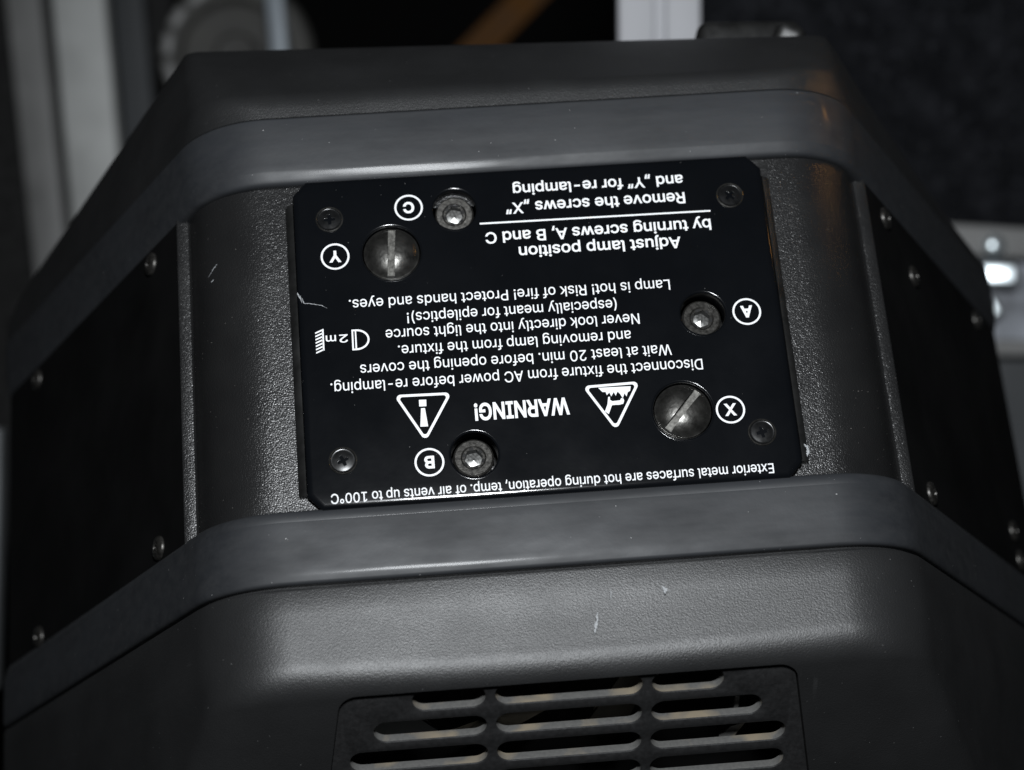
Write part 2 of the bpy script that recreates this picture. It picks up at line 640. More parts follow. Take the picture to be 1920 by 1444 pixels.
# ---- lower cover with the vents
BETA = math.radians(55)
secs = [(-52, -4, -4, 21), (-59.75, -1.2, -1.2, 24), (-59.8, -0.3, -0.3, 25), (-60.0, 0.15, 0.15, 25.2), (-60.5, 0.4, 0.4, 25.4), (-66, 0.72, 0.5, 25.4), (-72, 1.1, 0.5, 25.4), (-76.4, 1.32, 0.5, 25.4), (-77.4, 1.4, 0.5, 25.4)]
RR = 9.5
for i in range(1, 11):
    a = BETA * i / 10
    secs.append((-77.4 - RR * math.sin(a), 1.4 - RR * (1 - math.cos(a)), 0.5 - 0.1 * i, 25.4 - 0.5 * i))
y0, z0, ds0 = secs[-1][:3]
for i in range(1, 9):
    L = 12.0 * i
    secs.append((y0 - L * math.cos(BETA), z0 - L * math.sin(BETA), ds0 - 0.8 * i, 20.4))
bm = sweep(secs)
for v in bm.verts:                          # the moulded strip has sunk a little between its ends
    x = abs(v.co.x) / MM
    k = min(1.0, max(0.0, (v.co.y / MM + 84.5) / 7.0)) * min(1.0, max(0.0, (-59.0 - v.co.y / MM) / 5.0))
    if x < 62 and k > 0:
        v.co.z -= 1.1 * MM * k * (1 - (x / 62) ** 2)
lower_cover = link_mesh("vent_cover", bm, M_PLASTIC, head, True, 40)

# opening for the grille: frame on the sloping face
GN = Vector((0, -math.sin(BETA), math.cos(BETA)))
GU = Vector((0, -math.cos(BETA), -math.sin(BETA)))      # down the face
GO = Vector((0, y0, z0))
GMAT = Matrix((Vector((1, 0, 0)), -GU, GN)).transposed().to_4x4()
GMAT.translation = GO * MM
G_OUT = rounded([(-62.4, -62), (58.9, -62), (49.5, 0.8), (-52.2, 0.8)], 4.5, 8)


def prism(loop, z0_, z1_, mat):
    bm = bmesh.new()
    a = [bm.verts.new((x * MM, y * MM, z0_ * MM)) for x, y in loop]
    b = [bm.verts.new((x * MM, y * MM, z1_ * MM)) for x, y in loop]
    n = len(loop)
    for i in range(n):
        bm.faces.new((a[i], a[(i + 1) % n], b[(i + 1) % n], b[i]))
    bm.faces.new(a)
    bm.faces.new(b)
    bmesh.ops.recalc_face_normals(bm, faces=bm.faces)
    bmesh.ops.transform(bm, matrix=mat, verts=bm.verts)
    return bm


cutter = link_mesh("cutter", prism(G_OUT, -26, 6, GMAT), M_VOID)
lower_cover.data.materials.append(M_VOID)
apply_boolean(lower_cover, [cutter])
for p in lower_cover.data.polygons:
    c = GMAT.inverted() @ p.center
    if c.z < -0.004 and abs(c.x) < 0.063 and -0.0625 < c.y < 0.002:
        p.material_index = 1  # cavity walls blackened, the dark inside is painted


def slot(x0, x1, yc, h):
    r = h / 2
    out = []
    for i in range(13):
        a = PI / 2 + PI * i / 12
        out.append((x0 + r + r * math.cos(a), yc + r * math.sin(a)))
    for i in range(13):
        a = -PI / 2 + PI * i / 12
        out.append((x1 - r + r * math.cos(a), yc + r * math.sin(a)))
    return out


G_IN = rounded([(-62.2, -61.8), (58.7, -61.8), (49.3, 0.6), (-52.0, 0.6)], 4.3, 8)
slots = []
for k in range(7):
    yc = -3.1 - 8.75 * k
    xl = (-36.4, -45.5, -51.4, -51.8, -52, -52, -52)[k]
    xr = (33.6, 42.6, 48.5, 48.6, 49, 49, 49)[k]
    slots += [slot(xl, -20.0, yc, 6.0), slot(-17.9, 15.2, yc, 6.0), slot(17.3, xr, yc, 6.0)]


def grille_mesh(thick=2.5, z=-1.1):
    front = fill_mesh([G_IN] + slots, z)
    bmesh.ops.transform(front, matrix=GMAT, verts=front.verts)
    bm = front
    bmesh.ops.recalc_face_normals(bm, faces=bm.faces)
    if bm.faces and sum((f.normal * f.calc_area() for f in bm.faces), Vector()).dot(GN) < 0:
        bmesh.ops.reverse_faces(bm, faces=bm.faces)
    faces = list(bm.faces)
    r = bmesh.ops.extrude_face_region(bm, geom=faces)
    nv = [g for g in r["geom"] if isinstance(g, bmesh.types.BMVert)]
    bmesh.ops.translate(bm, vec=-GN * thick * MM, verts=nv)
    bmesh.ops.recalc_face_normals(bm, faces=bm.faces)
    for f in bm.faces:
        f.material_index = 1 if abs(f.normal.dot(GN)) < 0.3 else 0
    # small chamfer on the front edges of the slots
    es = [e for e in bm.edges if len(e.link_faces) == 2 and {f.material_index for f in e.link_faces} == {0, 1}
          and sum(GMAT.inverted().__matmul__(v.co).z for v in e.verts) / 2 > -0.0016]
    bmesh.ops.bevel(bm, geom=es, offset=0.0004, segments=2, affect='EDGES', profile=0.5)
    return bm


grille = link_mesh("vent_grille", grille_mesh(), [M_GRILLE, M_LIT_DUSTY], lower_cover, True, 40)


def gpoint(x, y, z):
    return GMAT @ (Vector((x, y, z)) * MM)


def bracket(quad, depth, mat, thick=1.2):
    bm = prism(quad, depth, depth - thick, GMAT)
    return link_mesh("inner_bracket", bm, mat, lower_cover)


bracket([(2, -24), (12, -24), (22, 2), (17, 3)], -9, M_BRACKET)
bracket([(14, -3), (24, -3), (27, 2), (14, 2)], -7, M_BRACKET)
bracket([(-52, -22), (-34, -22), (-31, -19), (-36, -14), (-52, -14)], -8, M_GREYBOARD)
bracket([(-46, -12), (-40, -12), (-36, 0), (-39, 0)], -12, M_GREYBOARD)
bracket([(37, -19.5), (38.0, -19.5), (38.4, -13), (37.4, -13)], -5.5, M_LIT_DUSTY)
bracket([(34, -25), (37, -26), (40, -21), (36.5, -22)], -5.0, M_LIT_DUSTY)
bracket([(-30, -27), (-15, -27), (-4, -20), (-9, -19)], -14, M_BRACKET)

# ---- ridge on the far end of the upper cover
bm = bmesh.new()
add_box(bm, (0, 0, 0), Vector((29, 10, 60)) * MM, None, 3.2 * MM, 5)
m = Matrix.Translation(Vector((67.5, 96, -65.5)) * MM) @ Matrix.Rotation(math.radians(-3), 4, 'Z')
bmesh.ops.transform(bm, matrix=m, verts=bm.verts)
vs = add_box(bm, (0, 0, 0), Vector((8.5, 8, 9)) * MM, None, 2.6 * MM, 5)  # lug added to the ridge, tilted to catch a flash highlight
t = Vector((-0.21, -0.37, 0.905)).to_track_quat('Z', 'Y').to_matrix().to_4x4()
bmesh.ops.transform(bm, matrix=Matrix.Translation(Vector((77.0, 92.5, -34.0)) * MM) @ t, verts=vs)
link_mesh("end_ridge", bm, M_SMOOTH, upper_cover, True, 60)

# ------------------------------------------------------------------ warning plate
W2, H2 = 57.0, 41.5


def plate_mesh():
    bm = bmesh.new()
    loop = [(-53.6, -41.9), (53.6, -41.9), (57.0, -38.4), (57.0, 37.6), (53.8, 41.2), (-53.8, 41.2), (-57.0, 37.6), (-57.0, -38.4)]
    # top face, edges rolled over: three rings going outward and down
    steps = [(-1.5, 0.0), (-1.15, -0.03), (-0.75, -0.12), (-0.4, -0.26), (-0.12, -0.5), (0.0, -0.75), (0.05, -0.95)]
    rings = []
    for off, z in steps:
        ring = []
        N = len(loop)
        for i in range(N):
            p0, p1, p2 = Vector(loop[i - 1]), Vector(loop[i]), Vector(loop[(i + 1) % N])
            e1, e2 = (p1 - p0).normalized(), (p2 - p1).normalized()
            n1, n2 = Vector((e1.y, -e1.x)), Vector((e2.y, -e2.x))
            b = (n1 + n2).normalized()
            q = p1 + b * (off / max(0.3, b.dot(n1)))
            ring.append(bm.verts.new((q.x * MM, q.y * MM, z * MM)))
        rings.append(ring)
    bm.faces.new(rings[0])
    for a, b in zip(rings, rings[1:]):
        for i in range(len(loop)):
            j = (i + 1) % len(loop)
            bm.faces.new((a[i], b[i], b[j], a[j]))
    low = [bm.verts.new((v.co.x, v.co.y, -1.0 * MM)) for v in rings[-1]]
    for i in range(len(loop)):
        j = (i + 1) % len(loop)
        bm.faces.new((rings[-1][i], low[i], low[j], rings[-1][j]))
    bm.faces.new(list(reversed(low)))
    bmesh.ops.recalc_face_normals(bm, faces=bm.faces)
    return bm


plate = link_mesh("warning_plate", plate_mesh(), M_PLATE, head, True, 60)

SOCKETS = [((38.35, 0.1), 5.5, (38.4, 0.1), -3.2, 4.75, 'A'), ((-18.4, 31.3), 5.4, (-18.4, 31.3), -3.1, 4.7, 'C'), ((-18.35, -31.1), 5.6, (-18.6, -31.5), -1.3, 4.7, 'B')]
SLOTTED = [((-34.2, 20.9), math.radians(86)), ((30.8, -23.9), math.radians(48))]
CROSS = [(-48.5, 30.6), (48.5, 30.45), (-48.5, -30.5), (48.5, -30.6)]


def disc_cutter(x, y, r):
    return link_mesh("cutter", prism(circle(x, y, r, 72), -6, 3, Matrix.Identity(4)), M_VOID)


cut = [disc_cutter(c[0], c[1], r + 0.3) for c, r, *_ in SOCKETS] + [disc_cutter(c[0], c[1], 7.45) for c, a in SLOTTED]
apply_boolean(plate, cut)
plate.data.polygons.foreach_set("use_smooth", [True] * len(plate.data.polygons))
plate.data.set_sharp_from_angle(angle=math.radians(30))

# bent-down flanges at the two sides, set a little outside the face
for sgn in (-1, 1):
    bm = bmesh.new()
    x0, x1 = 57.15, 59.0
    ys0, ys1 = (-38.0, 35.6)
    sec = [(x0, -0.55), (x0 + 0.5, -0.75), (x0 + 1.5, -1.6), (x1, -2.4), (x1 + 0.1, -3.2), (x0, -3.2)]
    rows = []
    for Y in (ys0, ys0 + 0.4, ys1 - 0.4, ys1):
        ins = 0.35 if Y in (ys0, ys1) else 0.0
        rows.append([bm.verts.new((sgn * (x - ins) * MM, Y * MM, z * MM)) for x, z in sec])
    for a, b in zip(rows, rows[1:]):
        for i in range(len(sec)):
            j = (i + 1) % len(sec)
            bm.faces.new((a[i], a[j], b[j], b[i]))
    bm.faces.new(rows[0])
    bm.faces.new(rows[-1])
    bmesh.ops.recalc_face_normals(bm, faces=bm.faces)
    link_mesh("plate_flange", bm, M_SMOOTH, plate, True, 30)

# ---- screws
# pressed rims round the holes
for (c, r) in [(s[0], s[1]) for s in SOCKETS] + [(s[0], 7.15) for s in SLOTTED]:
    bm = bmesh.new()
    add_lathe(bm, [(r + 0.42, 0.012), (r + 0.34, 0.03), (r + 0.22, 0.0), (r - 0.02, -0.09), (r - 0.16, -0.22), (r - 0.2, -0.5), (r - 0.2, -4.2)], 72, Matrix.Translation((c[0] * MM, c[1] * MM, 0)))
    link_mesh("hole_rim", bm, M_PLATE, plate, True, 180)

bm = bmesh.new()
add_lathe(bm, [(3.34, 0.02), (3.28, 0.22), (3.08, 0.34), (2.90, 0.22), (2.82, 0.04), (2.7, 0.0), (2.4, 0.03), (1.9, 0.1), (1.1, 0.15), (0.0, 0.17)], 48)
cs = link_mesh("cross_screw", bm, M_DARKSCREW, plate, True, 50)
bm = bmesh.new()
loop = []
a_, b_ = 1.35, 0.36
for k in range(4):
    ca, sa = math.cos(k * PI / 2), math.sin(k * PI / 2)
    for x, y in ((a_, -b_), (a_, b_), (b_ * 1.25, b_ * 1.25)):
        loop.append((x * ca - y * sa, x * sa + y * ca))
cutc = link_mesh("cutter", prism(loop, -0.5, 1.5, Matrix.Identity(4)), M_DIRTY)
bm.free()
cs_me = cs.data
# solid version for the boolean
bmc = bmesh.new()
bmc.from_mesh(cs.data)
bot = bmc.verts.new((0, 0, -1.2 * MM))
edges = [e for e in bmc.edges if len(e.link_faces) == 1]
for e in edges:
    bmc.faces.new((e.verts[0], e.verts[1], bot))
bmesh.ops.recalc_face_normals(bmc, faces=bmc.faces)
bmc.to_mesh(cs.data)
bmc.free()
cs.data.materials.append(M_BRIGHT)
cs.data.materials.append(M_SCREW)
apply_boolean(cs, [cutc])
for p in cs.data.polygons:
    rr_ = math.hypot(p.center.x, p.center.y)
    p.material_index = 2 if rr_ > 0.0029 else (1 if rr_ < 0.00145 and p.normal.z < 0.5 else 0)  # brighter ring and recess walls: highlight and sparkle put into the colour
cs.data.polygons.foreach_set("use_smooth", [True] * len(cs.data.polygons))
cs.data.set_sharp_from_angle(angle=math.radians(35))
for i, (x, y) in enumerate(CROSS):
    o = cs if i == 0 else cs.copy()
    if i:
        COL.objects.link(o)
        o.parent = plate
    o.location = (x * MM, y * MM, 0)
    o.rotation_euler = (0, 0, (0.05, 0.78, 0.42, 0.2)[i])

# slotted captive screws: wide domed heads
for i, (c, ang) in enumerate(SLOTTED):
    if i == 0:
        bm = bmesh.new()
        add_lathe(bm, [(0, -3.5), (6.6, -3.5), (6.75, -1.2), (6.6, -0.75), (6.3, -0.6), (5.7, 0.05), (4.6, 0.75), (3.2, 1.3), (1.6, 1.6), (0, 1.7)], 64)
        bmesh.ops.recalc_face_normals(bm, faces=bm.faces)
        ss = link_mesh("slotted_screw", bm, M_SCREW, plate, True, 40)
        ss.data.materials.append(M_SLOT)
        ss.data.materials.append(M_VOID)
        bm = bmesh.new()
        add_box(bm, Vector((0, 0, 1.1)) * MM, Vector((12.0, 1.75, 3.2)) * MM)
        cb = link_mesh("cutter", bm, M_DIRTY)
        apply_boolean(ss, [cb])
        for p in ss.data.polygons:
            if abs(p.center.y) < 0.00093 and abs(p.center.x) < 0.00605 and (p.center.z < 0.0016) and (abs(abs(p.center.y) - 0.000875) < 2e-5 or abs(p.normal.z) > 0.99 and p.center.z > -0.002):
                p.material_index = 1 if abs(p.normal.z) > 0.9 else 2  # slot walls blackened: shade of the recess put into the colour
        ss.data.polygons.foreach_set("use_smooth", [True] * len(ss.data.polygons))
        ss.data.set_sharp_from_angle(angle=math.radians(30))
        o = ss
    else:
        o = ss.copy()
        COL.objects.link(o)
        o.parent = plate
    o.location = (c[0] * MM, c[1] * MM, 0)
    o.rotation_euler = (0, 0, ang)

# socket head adjusting screws, sitting down in their holes
for i, (c, r, h, z, hr, nm) in enumerate(SOCKETS):
    if i == 0:
        bm = bmesh.new()
        n = 60
        add_lathe(bm, [(0, -5), (4.7, -5), (4.72, -0.5), (4.6, -0.25), (4.25, 0.0), (2.95, 0.0), (2.6, -0.22), (0, -0.22)], n)
        bmesh.ops.recalc_face_normals(bm, faces=bm.faces)
        hs = link_mesh("socket_screw", bm, M_DIRTY, plate, True, 35)
        hs.data.materials.append(M_BRIGHT)
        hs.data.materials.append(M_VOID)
        hexl = [(2.25 * math.cos(PI / 3 * k + 0.3), 2.25 * math.sin(PI / 3 * k + 0.3)) for k in range(6)]
        cb = link_mesh("cutter", prism(hexl, -2.2, 1.5, Matrix.Identity(4)), M_DIRTY)
        apply_boolean(hs, [cb])
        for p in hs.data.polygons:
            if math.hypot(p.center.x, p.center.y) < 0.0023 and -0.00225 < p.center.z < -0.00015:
                p.material_index = 2  # hex walls blackened, socket shade painted on
        # pointed bottom of the socket, in brighter steel that paints its glint
        bm = bmesh.new()
        bm.from_mesh(hs.data)
        bm.faces.ensure_lookup_table()
        nf = len(bm.faces)
        add_lathe(bm, [(2.2, -2.15), (1.35, -1.95), (0, -1.6)], 6, None, 0.3)
        bm.faces.ensure_lookup_table()
        for f in bm.faces[nf:]:
            f.material_index = 1
        bmesh.ops.recalc_face_normals(bm, faces=bm.faces)
        bm.to_mesh(hs.data)
        bm.free()
        hs.data.polygons.foreach_set("use_smooth", [True] * len(hs.data.polygons))
        hs.data.set_sharp_from_angle(angle=math.radians(16))
        o = hs
    else:
        o = hs.copy()
        COL.objects.link(o)
        o.parent = plate
    o.location = (h[0] * MM, h[1] * MM, z * MM)
    o.rotation_euler = (math.radians((0, 4, -3)[i]), math.radians((2, -3, 2)[i]), (0.0, 0.5, 0.9)[i])

# ---- print on the plate (all of it upside down, as on the photographed lamp)
PZ = 0.07


# letter shapes: advance, then closed outlines (x, y, x, y ...) in thousandths of the type size
GLYPHS = {
    ' ': (188, []),
    '!': (196, [[67,160,63,509,132,509,128,160],[98,-4,86,-3,75,1,66,9,58,18,54,29,52,41,54,53,58,64,66,73,75,80,86,85,98,86,110,85,121,80,130,73,138,64,142,53,143,41,142,29,138,18,130,9,121,1,110,-3]]),
    '(': (273, [[89,207,90,244,94,283,101,324,105,348,111,372,117,395,124,418,132,441,145,477,160,510,177,539,236,539,219,503,204,466,191,428,179,390,169,351,161,313,156,276,152,241,151,207,152,176,155,145,160,115,167,83,177,50,188,16,196,-5,205,-27,214,-49,225,-72,236,-96,177,-96,160,-66,145,-36,132,-6,121,24,111,55,103,85,97,116,93,146,90,176]]),
    ')': (273, [[37,-96,49,-72,59,-48,69,-25,78,-3,86,18,97,52,106,85,113,116,118,147,121,177,122,207,121,241,117,276,112,313,104,351,94,390,82,428,69,466,54,503,37,539,97,539,113,510,128,477,142,441,149,418,156,395,162,372,168,348,173,323,179,283,183,244,184,207,183,176,180,145,176,115,170,84,161,53,152,23,140,-7,127,-37,113,-67,97,-96]]),
    ',': (188, [[38,-119,68,71,137,71,84,-119]]),
    '-': (453, [[337,244,337,188,114,188,114,244]]),
    '.': (188, [[95,-4,83,-3,73,1,63,9,55,18,51,29,50,41,51,53,55,64,63,73,73,81,83,85,95,87,107,85,118,81,128,73,135,64,140,53,141,41,140,29,135,18,128,9,118,1,107,-3]]),
    '0': (453, [[227,-7,191,-3,158,7,130,24,105,48,85,77,69,113,61,138,55,164,51,192,49,222,48,254,49,286,51,316,55,344,61,370,69,395,85,431,106,461,130,484,159,502,191,512,227,516,262,512,295,502,323,484,348,461,368,431,384,395,392,370,398,344,402,316,404,286,405,254,404,222,402,192,398,164,392,138,384,113,368,77,348,48,323,24,295,7,263,-3],[227,50,250,52,271,60,290,74,306,92,320,116,330,144,338,176,342,213,344,254,342,295,338,332,330,365,320,393,306,416,290,435,271,449,250,457,227,460,203,457,182,449,163,435,147,416,134,393,123,365,115,332,111,295,109,254,111,213,115,176,123,144,134,116,147,92,163,74,182,60,203,52]]),
    '1': (453, [[76,0,76,55,391,55,391,0],[276,509,276,0,212,0,212,448,209,448,86,358,86,427,198,509]]),
    '2': (453, [[64,0,64,47,234,229,252,248,268,266,282,282,294,298,303,312,311,327,316,341,319,356,320,371,319,389,315,405,308,419,298,431,287,441,273,449,258,455,241,458,224,460,205,458,188,454,172,447,159,438,148,427,139,413,132,398,128,381,127,362,66,362,68,391,75,418,86,442,102,464,121,482,143,496,168,507,196,513,225,516,254,513,281,507,306,497,328,482,346,465,361,445,372,423,379,398,381,372,380,354,377,336,371,318,363,299,351,280,336,259,317,235,294,209,267,180,153,60,153,57,389,57,389,0]]),
    'A': (480, [[16,0,201,509,276,509,463,0,395,0,287,302,280,323,272,346,264,372,255,402,244,438,232,478,245,478,233,437,222,402,213,371,204,345,197,322,191,302,85,0],[110,142,110,199,370,199,370,142]]),
    'B': (456, [[60,0,60,509,241,509,274,507,304,501,329,491,350,477,367,461,381,442,390,421,396,398,398,374,397,353,393,336,387,320,378,307,368,295,356,286,343,278,329,272,315,267,315,262,331,260,347,254,363,245,378,234,391,220,402,203,411,184,416,161,418,136,416,111,410,88,400,67,386,48,368,31,344,18,317,8,284,2,247,0],[125,57,245,57,281,60,309,67,330,80,344,96,353,115,355,137,354,153,350,169,342,184,333,197,320,209,306,218,289,225,269,229,248,231,125,231],[125,285,238,285,256,287,273,290,288,296,302,304,314,314,323,326,330,340,335,355,336,372,333,393,326,412,313,429,294,442,270,449,240,452,125,452]]),
    'C': (510, [[267,-7,242,-6,217,-2,194,5,171,13,150,25,131,39,113,55,97,73,82,93,70,115,59,140,51,166,45,193,41,223,40,254,41,285,45,315,51,343,59,369,70,393,82,415,97,436,113,454,131,470,150,484,171,495,194,504,217,510,242,514,267,516,293,514,317,511,340,504,362,496,383,485,402,471,419,456,435,438,448,418,459,397,467,373,473,348,408,348,404,365,397,380,389,395,380,407,369,418,357,428,344,437,330,444,315,449,300,453,284,455,267,456,237,453,209,445,184,432,161,414,141,391,125,364,113,332,106,295,103,254,106,213,113,177,125,145,141,117,161,94,184,76,210,63,237,56,267,53,284,54,300,56,315,60,330,65,344,72,357,81,369,90,380,102,389,114,397,128,404,144,408,160,473,160,467,135,459,112,448,91,435,71,420,53,402,38,383,24,363,13,341,5,317,-2,293,-6]]),
    'D': (502, [[219,0,96,0,96,57,215,57,254,60,288,68,318,81,343,99,363,122,379,149,390,181,397,216,399,255,397,294,390,329,379,361,364,388,344,410,320,428,291,441,258,449,221,452,93,452,93,509,225,509,254,507,281,504,307,498,331,489,353,478,385,455,412,426,433,391,444,367,451,342,457,315,460,286,462,255,460,224,457,195,451,168,443,142,433,119,421,97,406,77,390,60,371,44,351,31,328,20,303,11,277,5,249,1],[125,509,125,0,60,0,60,509]]),
    'E': (419, [[60,0,60,509,372,509,372,452,125,452,125,286,355,286,355,229,125,229,125,57,375,57,375,0]]),
    'G': (520, [[269,-7,242,-6,217,-2,193,5,171,14,149,25,130,39,112,55,96,73,82,93,69,116,59,140,51,166,45,194,41,223,40,254,41,285,45,315,51,343,59,369,69,393,82,415,96,436,112,454,129,470,149,484,170,495,192,504,215,510,239,514,265,516,291,514,316,510,340,504,363,494,384,483,403,469,421,453,436,436,449,416,460,395,468,373,474,349,408,349,402,365,395,379,387,393,378,406,368,417,356,427,344,436,330,443,315,448,300,453,283,455,265,456,236,453,209,445,183,432,160,414,141,392,125,364,113,332,106,295,103,254,106,213,113,177,125,145,141,117,161,95,184,76,210,63,238,56,269,53,296,55,322,61,345,71,365,85,382,102,396,123,407,147,413,173,415,202,434,199,283,199,283,256,478,256,478,200,475,160,466,124,451,91,431,62,406,38,377,19,344,5,308,-4]]),
    'H': (517, [[60,0,60,509,125,509,125,289,392,289,392,509,457,509,457,0,392,0,392,232,125,232,125,0]]),
    'I': (300, [[31,0,31,57,118,57,118,452,31,452,31,509,269,509,269,452,183,452,183,57,269,57,269,0]]),
    'L': (393, [[60,0,60,509,125,509,125,57,361,57,361,0]]),
    'N': (523, [[60,0,60,509,136,509,343,183,349,174,355,163,363,151,371,137,379,122,388,107,396,90,405,73,414,55,405,54,403,72,402,90,401,108,400,126,399,142,399,157,399,195,399,509,463,509,463,0,387,0,202,290,194,303,186,317,177,331,168,346,159,363,148,381,108,452,119,454,122,384,123,363,124,345,124,328,125,313,125,301,125,291,125,0]]),
    'P': (445, [[60,0,60,509,235,509,272,506,305,499,332,487,356,471,375,452,390,430,400,404,407,377,409,348,407,318,400,291,390,265,375,243,356,223,332,207,305,195,272,188,235,186,109,186,109,242,233,242,257,244,279,248,297,256,312,266,324,279,333,294,339,310,343,328,344,348,343,367,339,385,333,402,324,416,312,428,297,439,279,446,257,451,232,452,125,452,125,0]]),
    'R': (449, [[60,0,60,509,236,509,273,506,305,500,333,489,356,473,376,455,390,433,401,408,407,381,409,352,407,323,401,296,390,271,376,250,356,232,333,217,305,206,273,200,236,198,96,198,96,255,234,255,258,256,280,260,298,267,313,276,325,287,334,300,340,316,344,333,345,352,344,371,340,389,334,405,325,419,313,430,298,440,279,446,258,451,233,452,125,452,125,0],[353,0,230,229,303,229,428,0]]),
    'W': (686, [[155,0,16,509,82,509,163,196,167,179,172,162,175,145,179,128,183,111,187,94,190,76,194,58,197,40,189,40,193,58,196,76,200,94,203,111,207,128,211,145,215,162,220,179,224,196,306,509,380,509,462,196,466,179,470,162,474,145,478,128,482,111,486,94,490,76,494,58,497,40,488,40,492,58,495,76,499,94,503,111,506,128,510,145,523,196,603,509,670,509,530,0,455,0,368,323,362,345,357,368,351,391,346,417,341,445,336,475,350,475,345,446,340,420,335,395,330,371,324,347,318,323,230,0]]),
    'X': (474, [[18,0,217,284,217,236,29,509,104,509,178,400,188,386,196,373,204,361,211,350,217,340,223,329,230,318,236,305,243,292,232,292,239,305,246,317,252,329,258,339,265,350,272,361,280,373,288,386,298,400,374,509,446,509,259,239,259,287,456,0,382,0,292,129,283,142,275,154,268,165,262,175,256,185,250,195,244,206,237,218,230,231,244,231,238,219,231,207,225,196,219,186,213,176,206,166,199,155,191,143,182,129,91,0]]),
    'Y': (472, [[203,0,203,208,16,509,91,509,192,344,203,327,213,309,222,292,231,274,240,254,250,230,224,230,233,254,242,275,251,293,260,310,270,327,280,344,381,509,455,509,268,208,268,0]]),
    'a': (389, [[160,-9,137,-7,115,-3,94,5,76,15,60,29,48,45,38,63,32,84,30,108,32,128,36,146,43,161,53,174,64,184,78,193,92,200,108,206,125,211,143,214,161,217,178,220,200,223,218,225,234,227,247,229,257,231,265,235,271,240,274,246,276,255,276,257,275,272,272,285,267,297,260,307,251,315,240,322,227,327,212,330,196,331,178,330,163,327,149,322,137,316,127,309,118,301,110,292,104,283,100,274,41,291,51,313,64,331,79,346,95,358,114,368,133,375,153,380,173,383,194,384,208,384,223,382,239,379,255,375,271,369,286,360,300,350,312,336,322,320,330,301,335,278,337,251,337,0,277,0,277,52,272,52,267,43,260,34,252,25,242,16,229,8,215,1,199,-4,181,-7],[170,45,192,47,211,51,228,59,242,68,254,80,263,93,270,108,274,122,276,138,276,190,272,187,267,184,259,182,251,180,241,178,231,176,221,174,210,173,200,171,175,168,161,166,147,163,134,159,122,153,112,147,103,139,97,130,93,118,92,105,93,93,96,82,102,72,109,64,119,57,130,52,142,48,156,46]]),
    'b': (424, [[229,-8,208,-7,189,-3,172,4,159,12,147,21,138,31,130,41,123,50,118,59,112,59,112,0,53,0,53,509,114,509,114,319,118,319,123,327,130,336,137,346,147,355,158,364,171,373,188,379,207,383,229,384,259,382,287,374,313,361,335,342,354,320,370,293,381,261,388,227,390,189,388,151,381,116,370,84,355,57,336,34,313,16,288,3,260,-6],[220,47,242,49,262,55,279,66,294,80,306,97,316,117,323,139,327,163,328,189,327,215,323,239,316,261,307,281,295,298,280,311,262,322,243,328,220,330,198,328,178,322,161,312,147,299,134,282,125,263,118,241,114,216,113,189,114,162,118,138,125,115,135,95,147,78,162,65,179,55,198,49]]),
    'c': (396, [[207,-8,174,-5,144,3,117,16,93,35,72,58,56,85,44,116,37,150,34,187,37,225,44,260,56,291,72,318,93,341,117,360,144,374,174,382,207,384,226,384,243,381,260,377,276,371,291,364,305,356,318,346,330,335,340,322,349,308,356,293,362,277,303,262,300,272,295,281,290,289,284,297,278,304,270,311,261,316,252,321,242,325,231,328,220,329,207,330,184,328,163,321,145,310,130,296,118,278,108,258,102,236,98,212,96,187,98,163,102,139,108,117,118,97,130,80,145,66,163,55,184,49,207,46,220,47,232,49,243,52,253,55,262,60,271,66,279,73,285,80,292,89,297,98,301,107,304,117,363,102,357,86,350,70,341,56,331,43,319,32,306,21,292,12,277,5,261,-1,244,-5,226,-7]]),
    'd': (424, [[195,-8,165,-6,137,3,111,16,89,34,70,57,55,84,43,116,36,151,34,189,36,227,43,261,55,293,70,320,89,342,112,361,137,374,165,382,196,384,218,383,237,379,253,373,267,364,278,355,287,346,295,336,301,327,306,319,311,319,311,509,372,509,372,0,313,0,313,59,307,59,301,50,295,41,287,31,277,21,266,12,252,4,236,-3,217,-7],[205,47,226,49,246,55,263,65,278,78,290,95,299,115,306,138,310,162,312,189,310,216,306,241,300,263,290,282,278,299,263,312,246,322,227,328,205,330,182,328,162,322,145,311,130,298,118,281,108,261,102,239,98,215,96,189,98,163,102,139,109,117,118,97,130,80,145,66,162,55,182,49]]),
    'e': (404, [[212,-8,177,-5,145,3,117,16,92,35,72,58,56,85,44,116,37,150,34,187,36,224,44,258,55,290,71,317,91,340,115,359,142,373,172,382,205,384,226,383,246,380,266,374,285,366,303,355,319,341,334,324,347,305,357,282,365,256,370,227,371,194,371,169,75,169,75,221,338,221,310,202,308,226,304,248,298,269,288,286,277,301,263,314,246,323,227,328,205,330,183,328,164,323,146,313,131,301,119,286,109,270,102,251,97,231,96,211,96,178,98,151,102,127,110,106,121,88,135,73,151,61,169,53,190,48,212,46,227,47,241,49,254,53,265,58,276,65,285,73,294,82,300,93,306,105,365,91,358,72,348,55,335,39,320,26,302,14,283,4,261,-3,237,-7]]),
    'f': (254, [[228,379,228,327,6,327,6,379],[81,0,81,432,82,452,87,470,96,486,107,499,120,510,135,519,152,525,169,529,187,530,201,530,212,529,222,527,231,525,238,523,243,521,227,468,224,470,220,471,215,472,209,473,202,474,195,474,178,472,164,468,154,460,147,449,143,435,142,419,142,0]]),
